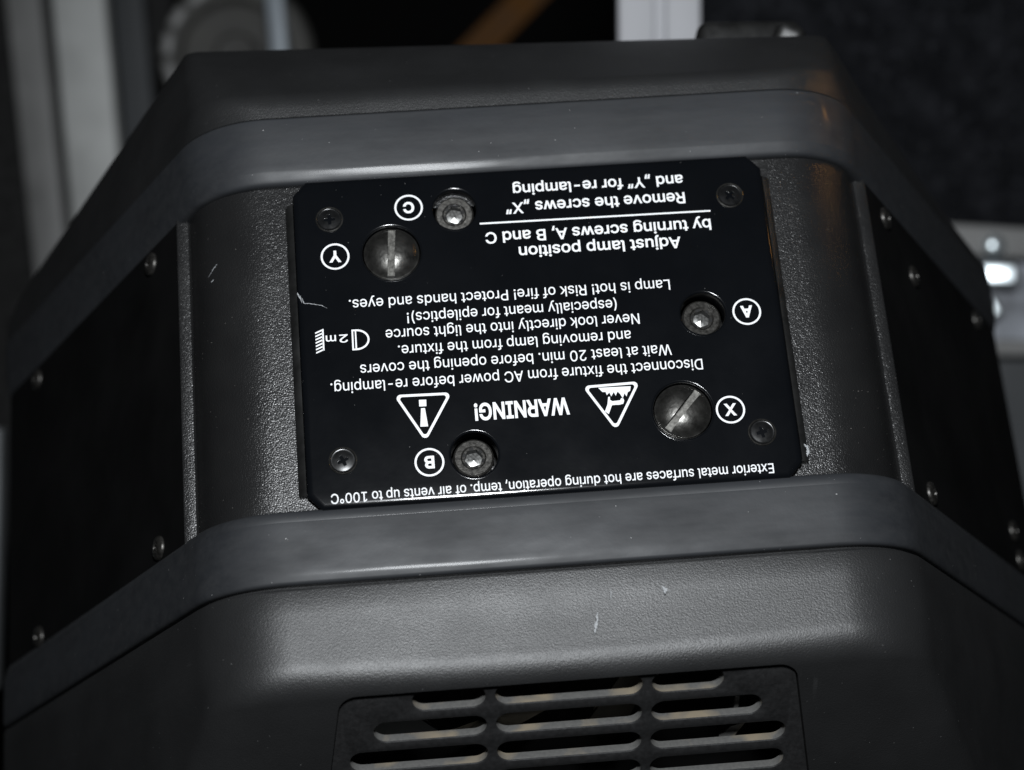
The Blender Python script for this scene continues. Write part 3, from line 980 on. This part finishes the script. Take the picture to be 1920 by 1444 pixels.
    'g': (425, [[207,-151,180,-149,156,-146,134,-140,114,-132,97,-122,82,-110,70,-97,59,-84,51,-69,101,-41,107,-49,114,-57,122,-66,131,-74,142,-82,154,-88,169,-93,187,-96,207,-97,236,-95,261,-87,282,-75,298,-58,308,-34,311,-6,311,68,306,68,301,60,294,51,287,41,277,32,266,23,252,16,236,10,217,6,195,5,165,7,138,14,113,27,90,43,71,65,55,90,43,120,36,154,34,191,36,229,43,263,55,293,71,320,90,342,112,361,138,374,166,382,196,384,218,383,237,379,253,373,267,365,279,356,288,346,296,336,302,327,308,319,313,319,313,379,372,379,372,-9,370,-40,363,-67,350,-90,334,-109,314,-124,291,-136,265,-144,237,-149],[205,59,227,61,246,66,264,75,278,87,290,103,300,121,307,142,311,166,312,193,311,219,307,242,300,264,291,283,279,299,264,312,247,322,227,328,205,330,182,328,163,322,145,312,130,298,118,282,109,262,102,241,98,218,96,193,98,167,102,144,109,123,118,104,131,88,145,76,163,66,183,61]]),
    'h': (410, [[114,227,114,0,53,0,53,509,114,509,114,287,102,287,116,319,132,344,152,362,175,374,200,382,227,384,252,383,275,377,295,369,313,356,328,340,341,321,350,298,355,271,357,240,357,0,296,0,296,235,293,263,286,286,273,304,256,318,235,326,210,329,192,328,176,324,161,317,147,308,136,297,126,283,119,266,115,248]]),
    'i': (167, [[53,0,53,379,114,379,114,0],[84,443,73,444,63,448,54,455,47,463,43,472,41,483,43,494,47,504,54,512,63,518,73,522,84,524,95,522,105,518,114,512,121,504,125,494,126,483,125,472,121,463,114,455,105,448,95,444]]),
    'j': (167, [[53,379,114,379,114,-30,112,-52,108,-72,102,-90,92,-106,80,-119,65,-129,47,-137,27,-141,4,-143,-10,-143,-10,-87,2,-87,18,-85,31,-80,40,-72,47,-61,51,-46,53,-29],[83,443,72,444,62,448,53,455,47,463,42,472,41,483,42,494,47,504,53,512,62,518,72,522,83,524,95,522,105,518,114,512,120,504,125,494,126,483,125,472,120,463,114,455,105,448,95,444]]),
    'k': (381, [[110,137,110,212,121,212,284,379,360,379,184,199,177,199],[53,0,53,509,114,509,114,0],[294,0,148,186,191,229,372,0]]),
    'l': (189, [[139,-2,112,0,91,8,74,20,62,37,55,59,53,84,53,509,114,509,114,99,114,83,117,71,120,62,126,57,135,53,146,52,152,52,157,52,160,53,164,53,167,54,170,54,181,3,175,1,169,0,162,-1,154,-2,147,-2]]),
    'm': (610, [[53,0,53,379,112,379,112,295,108,295,114,314,122,331,132,346,144,358,158,368,172,376,187,382,203,385,219,386,245,383,268,375,287,361,303,342,314,320,321,295,312,295,318,312,326,329,337,343,350,356,364,366,381,375,398,381,417,385,437,386,458,385,478,380,497,372,514,361,529,346,541,328,550,307,555,283,557,255,557,0,496,0,496,254,493,279,485,298,473,313,456,323,438,329,419,330,402,329,387,326,374,320,363,312,353,302,345,290,340,277,336,263,335,247,335,0,274,0,274,260,272,280,265,297,253,311,238,322,220,328,199,330,185,329,171,326,158,320,145,312,135,302,126,289,119,274,115,257,114,238,114,0]]),
    'n': (410, [[114,227,114,0,53,0,53,379,112,379,112,287,102,287,116,319,132,344,152,362,175,374,200,382,227,384,252,383,275,377,295,369,313,356,328,340,341,321,350,298,355,271,357,240,357,0,296,0,296,235,293,263,286,286,273,304,256,318,235,326,210,329,192,328,176,324,161,317,147,308,136,297,126,283,119,266,115,248]]),
    'o': (415, [[207,-8,174,-5,144,3,117,16,93,35,72,58,56,85,44,116,37,150,34,187,37,225,44,260,56,291,72,318,93,341,117,360,144,374,174,382,207,384,241,382,271,374,299,360,323,341,343,318,359,291,371,260,379,225,381,187,379,150,371,116,359,85,343,58,323,35,299,16,271,3,241,-5],[207,46,231,49,252,55,270,66,285,80,298,97,307,117,314,139,318,163,319,187,318,212,314,236,307,258,298,278,285,296,270,310,252,321,231,328,207,330,184,328,163,321,145,310,130,296,118,278,108,258,102,236,98,212,96,187,98,163,102,139,108,117,118,97,130,80,145,66,163,55,184,49]]),
    'p': (424, [[53,-143,53,379,112,379,112,319,118,319,123,327,130,336,137,346,147,355,158,364,171,373,188,379,207,383,229,384,259,382,287,374,313,361,335,342,354,320,370,293,381,261,388,227,390,189,388,151,381,116,370,84,355,57,336,34,313,16,288,3,260,-6,229,-8,208,-7,189,-3,173,4,159,12,147,21,138,31,130,41,124,50,118,59,114,59,114,-143],[220,47,242,49,262,55,279,66,294,80,306,97,316,117,323,139,327,163,328,189,327,215,323,239,316,261,307,281,295,298,280,311,262,322,243,328,220,330,198,328,178,322,161,312,147,299,134,282,125,263,118,241,114,216,113,189,114,162,118,138,125,115,135,95,147,78,162,65,179,55,198,49]]),
    'r': (259, [[53,0,53,379,112,379,112,321,115,321,124,339,137,354,152,367,171,377,191,383,213,385,218,385,223,385,229,384,243,384,243,322,241,323,236,324,230,324,223,325,215,326,207,326,190,324,174,321,159,315,146,306,135,296,126,284,119,269,115,254,114,237,114,0]]),
    's': (365, [[182,-8,157,-7,133,-3,112,3,93,12,76,24,62,38,50,54,41,73,36,94,94,107,101,87,111,72,124,60,141,52,160,47,181,45,206,47,227,53,244,62,258,74,265,88,268,103,266,115,262,126,254,136,243,144,229,150,212,155,149,170,118,180,92,192,72,208,58,227,50,249,47,274,49,295,55,314,65,332,79,347,95,360,115,370,137,378,161,383,187,384,212,383,234,379,254,372,271,363,286,352,299,339,309,324,318,308,324,290,268,277,262,291,254,304,243,316,228,325,210,331,187,333,166,331,147,326,131,317,119,305,111,292,109,277,110,264,115,253,124,243,136,235,152,229,172,223,229,209,261,200,287,187,306,171,320,153,328,131,331,107,329,85,323,65,312,47,298,31,281,18,260,6,236,-2,210,-7]]),
    't': (227, [[204,379,204,327,6,327,6,379],[65,471,126,471,126,98,127,83,130,70,136,61,144,55,156,51,170,50,175,50,180,50,185,51,191,52,197,53,202,54,213,2,207,0,200,-2,192,-3,184,-3,176,-4,168,-4,138,-1,113,7,92,21,77,41,68,64,65,93]]),
    'u': (410, [[182,-5,158,-3,135,2,115,11,97,23,82,39,69,59,60,82,54,109,53,139,53,379,114,379,114,144,116,117,124,94,137,75,154,61,175,53,200,50,218,51,234,55,249,62,263,71,274,83,283,97,290,113,295,132,296,153,296,379,357,379,357,0,298,0,298,92,307,92,294,60,277,35,257,17,234,5,209,-3]]),
    'v': (389, [[163,0,17,379,84,379,165,155,173,132,180,110,187,87,193,64,199,42,206,21,184,21,191,42,197,64,203,87,209,110,216,132,224,155,305,379,371,379,226,0]]),
    'w': (567, [[138,0,23,379,87,379,133,214,140,190,147,164,154,137,161,107,168,75,175,41,165,41,172,74,179,105,186,135,192,163,199,189,206,214,252,379,316,379,362,214,368,189,375,163,382,136,388,106,395,75,402,41,391,41,399,75,406,106,413,135,420,163,427,189,434,214,480,379,545,379,429,0,368,0,319,172,305,225,300,243,295,262,291,280,277,338,291,338,277,280,272,262,267,243,263,225,258,207,253,189,248,172,199,0]]),
    'x': (379, [[21,0,171,218,171,171,29,379,100,379,147,306,159,287,170,270,179,253,188,237,198,221,207,206,175,206,185,221,194,237,202,253,211,270,222,287,233,306,282,379,352,379,209,169,209,214,358,0,287,0,231,85,219,103,209,120,200,136,191,152,182,167,173,182,205,182,195,167,187,152,178,136,170,120,160,103,148,85,91,0]]),
    'y': (389, [[47,-139,61,-86,71,-87,83,-89,94,-90,104,-89,113,-86,122,-81,130,-74,138,-64,145,-51,151,-36,163,-1,17,379,84,379,165,155,173,132,180,109,187,87,193,64,199,42,206,21,184,21,190,42,196,64,202,87,209,110,216,132,224,155,305,379,371,379,204,-58,196,-77,187,-93,177,-107,165,-119,153,-128,139,-136,125,-141,109,-144,91,-145,82,-145,73,-144,65,-143,57,-142,52,-140]]),
    '\xb0': (316, [[158,283,138,285,119,290,101,298,84,310,70,324,59,340,50,358,45,377,43,397,45,418,50,437,59,455,70,472,84,486,101,497,119,506,138,511,158,513,179,511,198,506,216,497,232,486,246,472,257,455,266,437,271,418,273,397,271,377,266,358,257,340,246,324,232,310,216,298,198,290,179,285],[158,334,170,335,180,338,190,343,199,349,207,357,213,366,218,376,221,386,222,397,221,409,218,420,213,430,207,439,199,446,190,453,180,458,170,461,158,462,147,461,136,458,126,453,117,446,109,439,103,430,98,420,96,409,95,397,96,386,98,376,103,366,109,357,117,349,126,343,136,338,147,335]]),
    '\u201d': (300, [[52,318,82,509,151,509,98,318],[175,318,205,509,274,509,222,318]]),
    '\u201e': (287, [[38,-119,68,71,138,71,85,-119],[161,-119,192,71,261,71,208,-119]]),
}


# winding of the outlines: +1 when the outer ones run clockwise
_o = GLYPHS['I'][1][0]
TURN = 1.0 if sum(_o[i - 2] * _o[i + 1] - _o[i] * _o[i - 1] for i in range(0, len(_o), 2)) < 0 else -1.0


def embolden(lo, off):
    """push every point of a closed outline outward (thousandths of the type size)"""
    n = len(lo)
    out = []
    for i in range(n):
        p0, p1, p2 = Vector(lo[i - 1]), Vector(lo[i]), Vector(lo[(i + 1) % n])
        a, b = (p1 - p0).normalized(), (p2 - p1).normalized()
        n1, n2 = Vector((-a.y, a.x)), Vector((-b.y, b.x))
        m = n1 + n2
        if m.length < 1e-4:
            m = n1
        m.normalize()
        q = p1 + m * (off / max(0.55, m.dot(n1)))
        out.append((q.x, q.y))
    return out


def text_mesh(body, offset=0.0, spacing=1.0):
    out = bmesh.new()
    x = 0
    for ch in body:
        adv, los = GLYPHS[ch]
        loops = [[(x + u, w) for u, w in embolden([(lo[i], lo[i + 1]) for i in range(0, len(lo), 2)], offset * 1000 * TURN)] for lo in los]
        if loops:
            g = fill_mesh(loops, 0.0, True)
            me = bpy.data.meshes.new("letter")
            g.to_mesh(me)
            g.free()
            out.from_mesh(me)
            bpy.data.meshes.remove(me)
        x += adv * spacing
    return out


def cap_height(offset):
    bm = text_mesh("H", offset)
    ys = [v.co.y for v in bm.verts]
    bm.free()
    return max(ys)


def text_line(body, xs, xe, base, cap, offset, spacing=1.0):
    """xs: plate X where reading starts (on the right), xe: where it ends, base: baseline Y, cap: capital height in mm"""
    bm = text_mesh(body, offset, spacing)
    x0 = min(v.co.x for v in bm.verts)
    x1 = max(v.co.x for v in bm.verts)
    sx = (xs - xe) / (x1 - x0)
    sy = cap / cap_height(offset)
    for v in bm.verts:
        v.co = Vector(((xs - (v.co.x - x0) * sx) * MM, (base - v.co.y * sy) * MM, PZ * MM))
    bmesh.ops.recalc_face_normals(bm, faces=bm.faces)
    if sum(f.normal.z for f in bm.faces) < 0:
        bmesh.ops.reverse_faces(bm, faces=bm.faces)
    return link_mesh("printed_text", bm, M_PRINT, plate)


text_line("and \u201eY\u201d for re-lamping", 37.6, -3.9, 36.75, 2.8, 0.014)
text_line("Remove the screws \u201eX\u201d", 37.55, -6.1, 32.0, 2.9, 0.014)
text_line("by turning screws A, B and C", 43.0, -11.55, 24.5, 2.9, 0.014)
text_line("Adjust lamp position", 35.2, -3.85, 20.25, 2.9, 0.014)
text_line("Lamp is hot! Risk of fire! Protect hands and eyes.", 31.3, -45.0, 9.3, 2.65, 0.003)
text_line("(especially meant for epileptics)!", 18.1, -31.6, 5.05, 2.65, 0.003)
text_line("Never look directly into the light source", 23.1, -36.85, 1.1, 2.65, 0.003)
text_line("and removing lamp from the fixture.", 20.65, -34.2, -3.1, 2.65, 0.003)
text_line("Wait at least 20 min. before opening the covers", 29.8, -43.3, -7.3, 2.65, 0.003)
text_line("Disconnect the fixture from AC power before re-lamping.", 36.7, -50.4, -11.45, 2.65, 0.003)
text_line("WARNING!", 4.45, -17.6, -18.95, 4.1, 0.022)
text_line("Exterior metal surfaces are hot during operation, temp. of air vents up to 100\u00b0C", 50.05, -51.7, -38.35, 2.35, 0.005)


def printed(name, loops):
    bm = fill_mesh(loops, PZ)
    bmesh.ops.recalc_face_normals(bm, faces=bm.faces)
    if sum(f.normal.z for f in bm.faces) < 0:
        bmesh.ops.reverse_faces(bm, faces=bm.faces)
    return bm


def join(*bms):
    out = bmesh.new()
    for b in bms:
        me = bpy.data.meshes.new("tmp")
        b.to_mesh(me)
        b.free()
        out.from_mesh(me)
        bpy.data.meshes.remove(me)
    return out


link_mesh("divider_line", printed("divider_line", [[(-12.6, 26.8), (43.3, 26.45), (43.3, 26.88), (-12.6, 27.25)]]), M_PRINT, plate)

for ch, (x, y) in (("A", (48.77, -0.23)), ("B", (-28.81, -32.32)), ("C", (-29.36, 32.46)), ("X", (41.84, -24.55)), ("Y", (-47.63, 20.78))):
    ring = printed("ring", [circle(x, y, 3.42), circle(x, y, 2.95)])
    lt = text_mesh(ch, 0.028)
    xs_ = [v.co.x for v in lt.verts]
    ys_ = [v.co.y for v in lt.verts]
    cx, cy = (min(xs_) + max(xs_)) / 2, (min(ys_) + max(ys_)) / 2
    hgt = 3.05
    s = hgt / (max(ys_) - min(ys_))
    for v in lt.verts:
        v.co = Vector(((x - (v.co.x - cx) * s * 1.02) * MM, (y - (v.co.y - cy) * s) * MM, PZ * MM))
    lb = link_mesh("letter_badge", join(ring, lt), M_PRINT, plate)
    lb["label"] = "white printed ring round the bold capital letter %s" % ch


def triangle(pts, r_out, w):
    P = [Vector(p) for p in pts]
    c = sum(P, Vector((0, 0))) / 3
    inr = 2 * abs((P[1] - P[0]).cross(P[2] - P[0])) / 2 / sum((P[i] - P[i - 1]).length for i in range(3))
    k = (inr - w) / inr
    outer = rounded([tuple(p) for p in P], r_out)
    inc = sum((P[i] * (P[(i + 1) % 3] - P[(i + 2) % 3]).length for i in range(3)), Vector((0, 0))) / sum((P[(i + 1) % 3] - P[(i + 2) % 3]).length for i in range(3))
    inner = rounded([tuple(inc + (p - inc) * k) for p in P], r_out * 0.6)
    return outer, inner


o1, i1 = triangle([(-36.0, -15.35), (-22.4, -15.6), (-29.35, -27.3)], 0.95, 0.62)
link_mesh("warning_triangle", join(
    printed("t", [o1, i1]),
    printed("d", [[(-30.2, -16.95), (-28.5, -17.0), (-28.58, -18.62), (-30.22, -18.6)]]),
    printed("b", [[(-29.85, -19.05), (-28.95, -19.05), (-28.5, -23.6), (-30.3, -23.55)]])), M_PRINT, plate)
o2, i2 = triangle([(7.9, -16.25), (21.6, -16.0), (14.75, -27.8)], 0.95, 0.62)
flame = [(11.6, -16.95), (19.25, -17.1), (18.98, -18.22), (18.42, -18.5), (18.01, -19.56), (17.6, -18.75), (17.09, -19.96), (16.56, -18.83), (16.05, -18.2), (15.5, -19.2),
         (15.14, -18.26), (14.45, -19.31), (14.12, -18.3), (13.46, -18.92), (13.24, -18.12), (12.51, -18.07)]
hand = [(12.6, -22.9), (13.44, -23.6), (14.39, -21.5), (15.3, -21.45), (16.14, -21.5), (17.05, -21.3), (17.35, -20.6), (17.25, -20.05), (16.75, -19.85), (16.4, -20.4), (15.35, -20.45), (14.61, -20.5), (14.1, -20.15), (14.12, -19.35), (13.72, -19.38), (13.37, -21.2)]
link_mesh("hot_surface_triangle", join(printed("t", [o2, i2]), printed("f", [flame]), printed("h", [hand])), M_PRINT, plate)

# minimum distance symbol: lamp, 2 m, lit surface
dome, dome_in = [], []
for i in range(21):
    a = PI / 2 - PI * i / 20
    dome.append((-43.75 + 3.05 * math.cos(a), -0.92 + 2.62 * math.sin(a)))
    dome_in.append((-43.75 + 2.6 * math.cos(a), -0.92 + 2.17 * math.sin(a)))
sym = [printed("d", [dome + [(-44.85, -3.54), (-44.8, 1.7)], [(-43.72, 1.25)] + dome_in[1:-1] + [(-43.72, -3.09)], [(-44.42, 1.28), (-44.05, 1.28), (-44.1, -3.12), (-44.45, -3.12)]])]
sym.append(printed("w", [[(-51.3, 2.35), (-51.68, 2.35), (-51.7, -3.1), (-51.32, -3.1)]]))
for k in range(7):
    yb = 2.2 - 0.83 * k
    sym.append(printed("h", [[(-51.6, yb + 0.1), (-51.6, yb - 0.3), (-53.3, yb - 1.0), (-53.3, yb - 0.62)]]))
link_mesh("distance_symbol", join(*sym), M_PRINT, plate)
text_line("2", -45.75, -47.75, 0.6, 2.0, 0.009)
text_line("m", -48.5, -50.9, 0.6, 2.0, 0.009)

# ------------------------------------------------------------------ scratches and chips
def scuff(parent, pts, w, to_world, name="scratch"):
    """a thin irregular mark following pts"""
    bm = bmesh.new()
    L, R = [], []
    P = [Vector(p) for p in pts]
    fine = []
    for a, b in zip(P, P[1:]):
        for k in range(6):
            fine.append(a.lerp(b, k / 6))
    fine.append(P[-1])
    n = len(fine)
    for i, p in enumerate(fine):
        d = (fine[min(i + 1, n - 1)] - fine[max(i - 1, 0)]).normalized()
        q = Vector((d.y, -d.x))
        t = i / (n - 1)
        ww = w * (0.25 + 0.75 * math.sin(PI * min(1, max(0.02, t)))) * random.uniform(0.45, 1.2)
        j = q * random.uniform(-0.2, 0.2) * w
        L.append(bm.verts.new(to_world(*(p + j + q * ww / 2))))
        R.append(bm.verts.new(to_world(*(p + j - q * ww / 2))))
    for i in range(n - 1):
        bm.faces.new((L[i], L[i + 1], R[i + 1], R[i]))
    bmesh.ops.recalc_face_normals(bm, faces=bm.faces)
    return link_mesh(name, bm, M_SCRATCH, parent)


def on_plate(x, y):
    return Vector((x, y, 0.05)) * MM


def on_strip(x, y):
    return Vector((x, y, 0.45 + (-60.5 - y) * 0.062 + 0.03)) * MM


scuff(plate, [(-56.6, 11.2), (-55.9, 10.4), (-55.6, 9.2), (-54, 9.0), (-51.5, 8.4), (-50.2, 7.6)], 0.2, on_plate)
scuff(plate, [(-57.0, 12.0), (-56.5, 11.0), (-56.0, 9.4)], 0.5, on_plate, "paint_chip")
def on_flange(x, y):
    return Vector((x, y, -1.12)) * MM


def on_roll(x, y):
    return Vector((x, y, -23 + math.sqrt(400 - (abs(x) - 64) ** 2) + 0.12)) * MM


scuff(plate, [(58.0, -33.6), (58.7, -34.6), (58.8, -35.8), (58.4, -36.9)], 0.75, on_flange, "paint_chip")
scuff(rear_panel, [(-78.6, 21.6), (-77.2, 23.2), (-76.2, 24.0)], 0.3, on_roll)
scuff(rear_panel, [(-78.0, 19.9), (-77.2, 20.4)], 0.35, on_roll)
scuff(lower_cover, [(6.0, -70.6), (5.8, -72.2), (5.2, -74.2), (5.0, -75.4)], 0.6, on_strip, "scuff_mark")
scuff(lower_cover, [(21.3, -65.5), (21.8, -66.6), (21.5, -67.4)], 0.9, on_strip, "scuff_mark")
scuff(lower_cover, [(9.6, -65.3), (9.3, -68.2)], 0.22, on_strip, "scuff_mark")

# ------------------------------------------------------------------ things behind, out of focus (room coordinates in mm: x right, y up, z towards the camera)


def room(x, y, z):
    return Vector((x, y, z)) * MM


def px(x, y, d):
    return ((x - 960.0) / 3659.55 * d, -(y - 722.0) / 3659.55 * d)


def bar(bm, p0, p1, w, d, bevel=1.5):
    """box bar from p0 to p1 (mm, room), width w across, depth d"""
    a, b = Vector(p0), Vector(p1)
    v = b - a
    rot = v.to_track_quat('Y', 'Z').to_matrix().to_4x4()
    m = Matrix.Translation((a + b) / 2 * MM) @ rot
    add_box(bm, (0, 0, 0), Vector((w, v.length, d)) * MM, m, bevel * MM, 3)


# wide backdrop; the darkness behind everything is put into its black colour
bm = bmesh.new()
add_box(bm, room(0, 0, -2650), Vector((5200, 4200, 60)) * MM)
wall = link_mesh("wall", bm, M_VOID)
wall.matrix_world = ROOM
describe(wall, "black backdrop wall standing in for the dark void behind", "wall", kind="structure")

def ortho_box(parent, name, mat, c, size, rot=0.0, bevel=1.0, turn=0.0, tip=0.0):
    """box part; c, size in mm (room), rot: turn about the line of sight in degrees"""
    bm = bmesh.new()
    m = Matrix.Translation(Vector(c) * MM) @ Matrix.Rotation(math.radians(turn), 4, 'Y') @ Matrix.Rotation(math.radians(tip), 4, 'X') @ Matrix.Rotation(math.radians(rot), 4, 'Z')
    add_box(bm, (0, 0, 0), Vector(size) * MM, m, bevel * MM, 3)
    return link_mesh(name, bm, mat, parent, True, 40)


# left: case edged with aluminium rails
case_l = empty("flight_case", ROOM)
describe(case_l, "black flight case edged with upright dull aluminium rails, behind the head's left side", "flight case")
ortho_box(case_l, "side_board", M_VOID, (-300, 40, -1120), (260, 620, 280), 0, 2)
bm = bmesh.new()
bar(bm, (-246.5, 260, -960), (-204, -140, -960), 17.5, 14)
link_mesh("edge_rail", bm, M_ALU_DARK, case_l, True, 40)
bm = bmesh.new()
bar(bm, (-218.5, 260, -960), (-182, -140, -960), 26, 14)
link_mesh("edge_rail", bm, M_ALU, case_l, True, 40)
bm = bmesh.new()
bar(bm, (-196, 260, -968), (-160, -140, -968), 16, 10)
link_mesh("edge_rail", bm, M_LOWER, case_l, True, 40)

# grey board close to the lower left
board = ortho_box(None, "board", M_GREYBOARD, (-224, -62, -705), (80, 95, 12), -1.5, 1.5)
board.matrix_world = ROOM
describe(board, "plain grey board edge showing in a narrow strip left of the lower bumper strip", "board")

# round fitting with a lumpy rim
wheel = empty("castor_wheel", ROOM @ Matrix.Translation(room(-127, 152, -905)))
describe(wheel, "out of focus grey castor wheel above the head's upper left corner", "wheel")
bm = bmesh.new()
add_lathe(bm, [(24, -9), (33, -9), (36, -5), (36, 5), (33, 9), (26, 9), (24, 6)], 48)
link_mesh("tyre", bm, M_CASTOR, wheel, True, 40)
bm = bmesh.new()
add_lathe(bm, [(0, 4), (9, 5), (11, 2), (22, 1), (25, 3), (25, -8)], 48)
link_mesh("rim", bm, M_CASTOR, wheel, True, 40)
for k in range(9):
    bm = bmesh.new()
    a = math.radians(100 + 24 * k)
    add_box(bm, (0, 0, 0), Vector((6, 11, 4)) * MM, Matrix.Translation(Vector((31 * math.cos(a), 31 * math.sin(a), 10)) * MM) @ Matrix.Rotation(a, 4, 'Z'), 1.8 * MM, 3)
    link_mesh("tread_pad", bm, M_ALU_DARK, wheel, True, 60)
bm = bmesh.new()
add_box(bm, room(21, 20, 16), Vector((9, 90, 6)) * MM, Matrix.Rotation(math.radians(5), 4, 'Z'), 1.5 * MM, 3)
link_mesh("fork", bm, M_BLUEGREY, wheel, True, 60)

# amber strap
strap = empty("strap", ROOM)
describe(strap, "amber webbing strap slanting down behind the top edge of the lamp head", "strap")
bm = bmesh.new()
bar(bm, (-42, 165, -1090), (44, 252, -1090), 17, 2.5, 0.8)
link_mesh("webbing", bm, M_ORANGE, strap, True, 60)
ortho_box(strap, "buckle", M_VOID, (50, 258, -1090), (30, 22, 8), 45, 2)

# pale upright
post = empty("post", ROOM)
describe(post, "pale grey upright post with a shallow groove, behind the upper edge", "post")
bm = bmesh.new()
for x, w in ((43.6, 13.0), (60.0, 12.5)):
    bar(bm, (x - 0.4, 330, -690), (x + 0.4, 40, -690), w, 10, 1.2)
link_mesh("face_strip", bm, M_WHITE, post, True, 40)
bm = bmesh.new()
bar(bm, (51.4, 330, -693), (52.0, 40, -693), 18, 8, 1.0)
link_mesh("groove", bm, M_WHITE, post, True, 40)

# right: flocked case with rail, latch and rivets
case_r = empty("flight_case", ROOM)
describe(case_r, "flight case covered in mottled black board with a bright latch, behind the head's right side", "flight case")
ortho_box(case_r, "flocked_panel", M_CARPET, (236, 232, -850), (322, 330, 40), -1.0, 3)
ortho_box(case_r, "lower_panel", M_LOWER, (262, -150, -850), (160, 330, 40), -1.0, 3)
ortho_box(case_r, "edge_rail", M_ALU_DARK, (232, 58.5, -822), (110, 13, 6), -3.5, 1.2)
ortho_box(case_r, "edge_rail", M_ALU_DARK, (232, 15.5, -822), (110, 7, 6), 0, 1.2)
ortho_box(case_r, "latch_dish", M_DISH, (232, 36, -836), (112, 38, 8), -1, 2)
latch = ortho_box(case_r, "latch", M_CHROME, (201.5, 46.5, -818), (20, 9.4, 5), -2, 1.6, -13.5, -2.5)
ortho_box(case_r, "latch", M_CHROME, (200.5, 32.0, -822), (9, 9, 4), 30, 1.4, -13.5, -3.0)
bm = bmesh.new()
add_lathe(bm, [(4.6, 0), (4.4, 1.2), (3.2, 2.2), (1.5, 2.7), (0, 2.8)], 28, Matrix.Translation(room(202.5, 58.5, -819)))
link_mesh("rivet", bm, M_CHROME, case_r, True, 60)
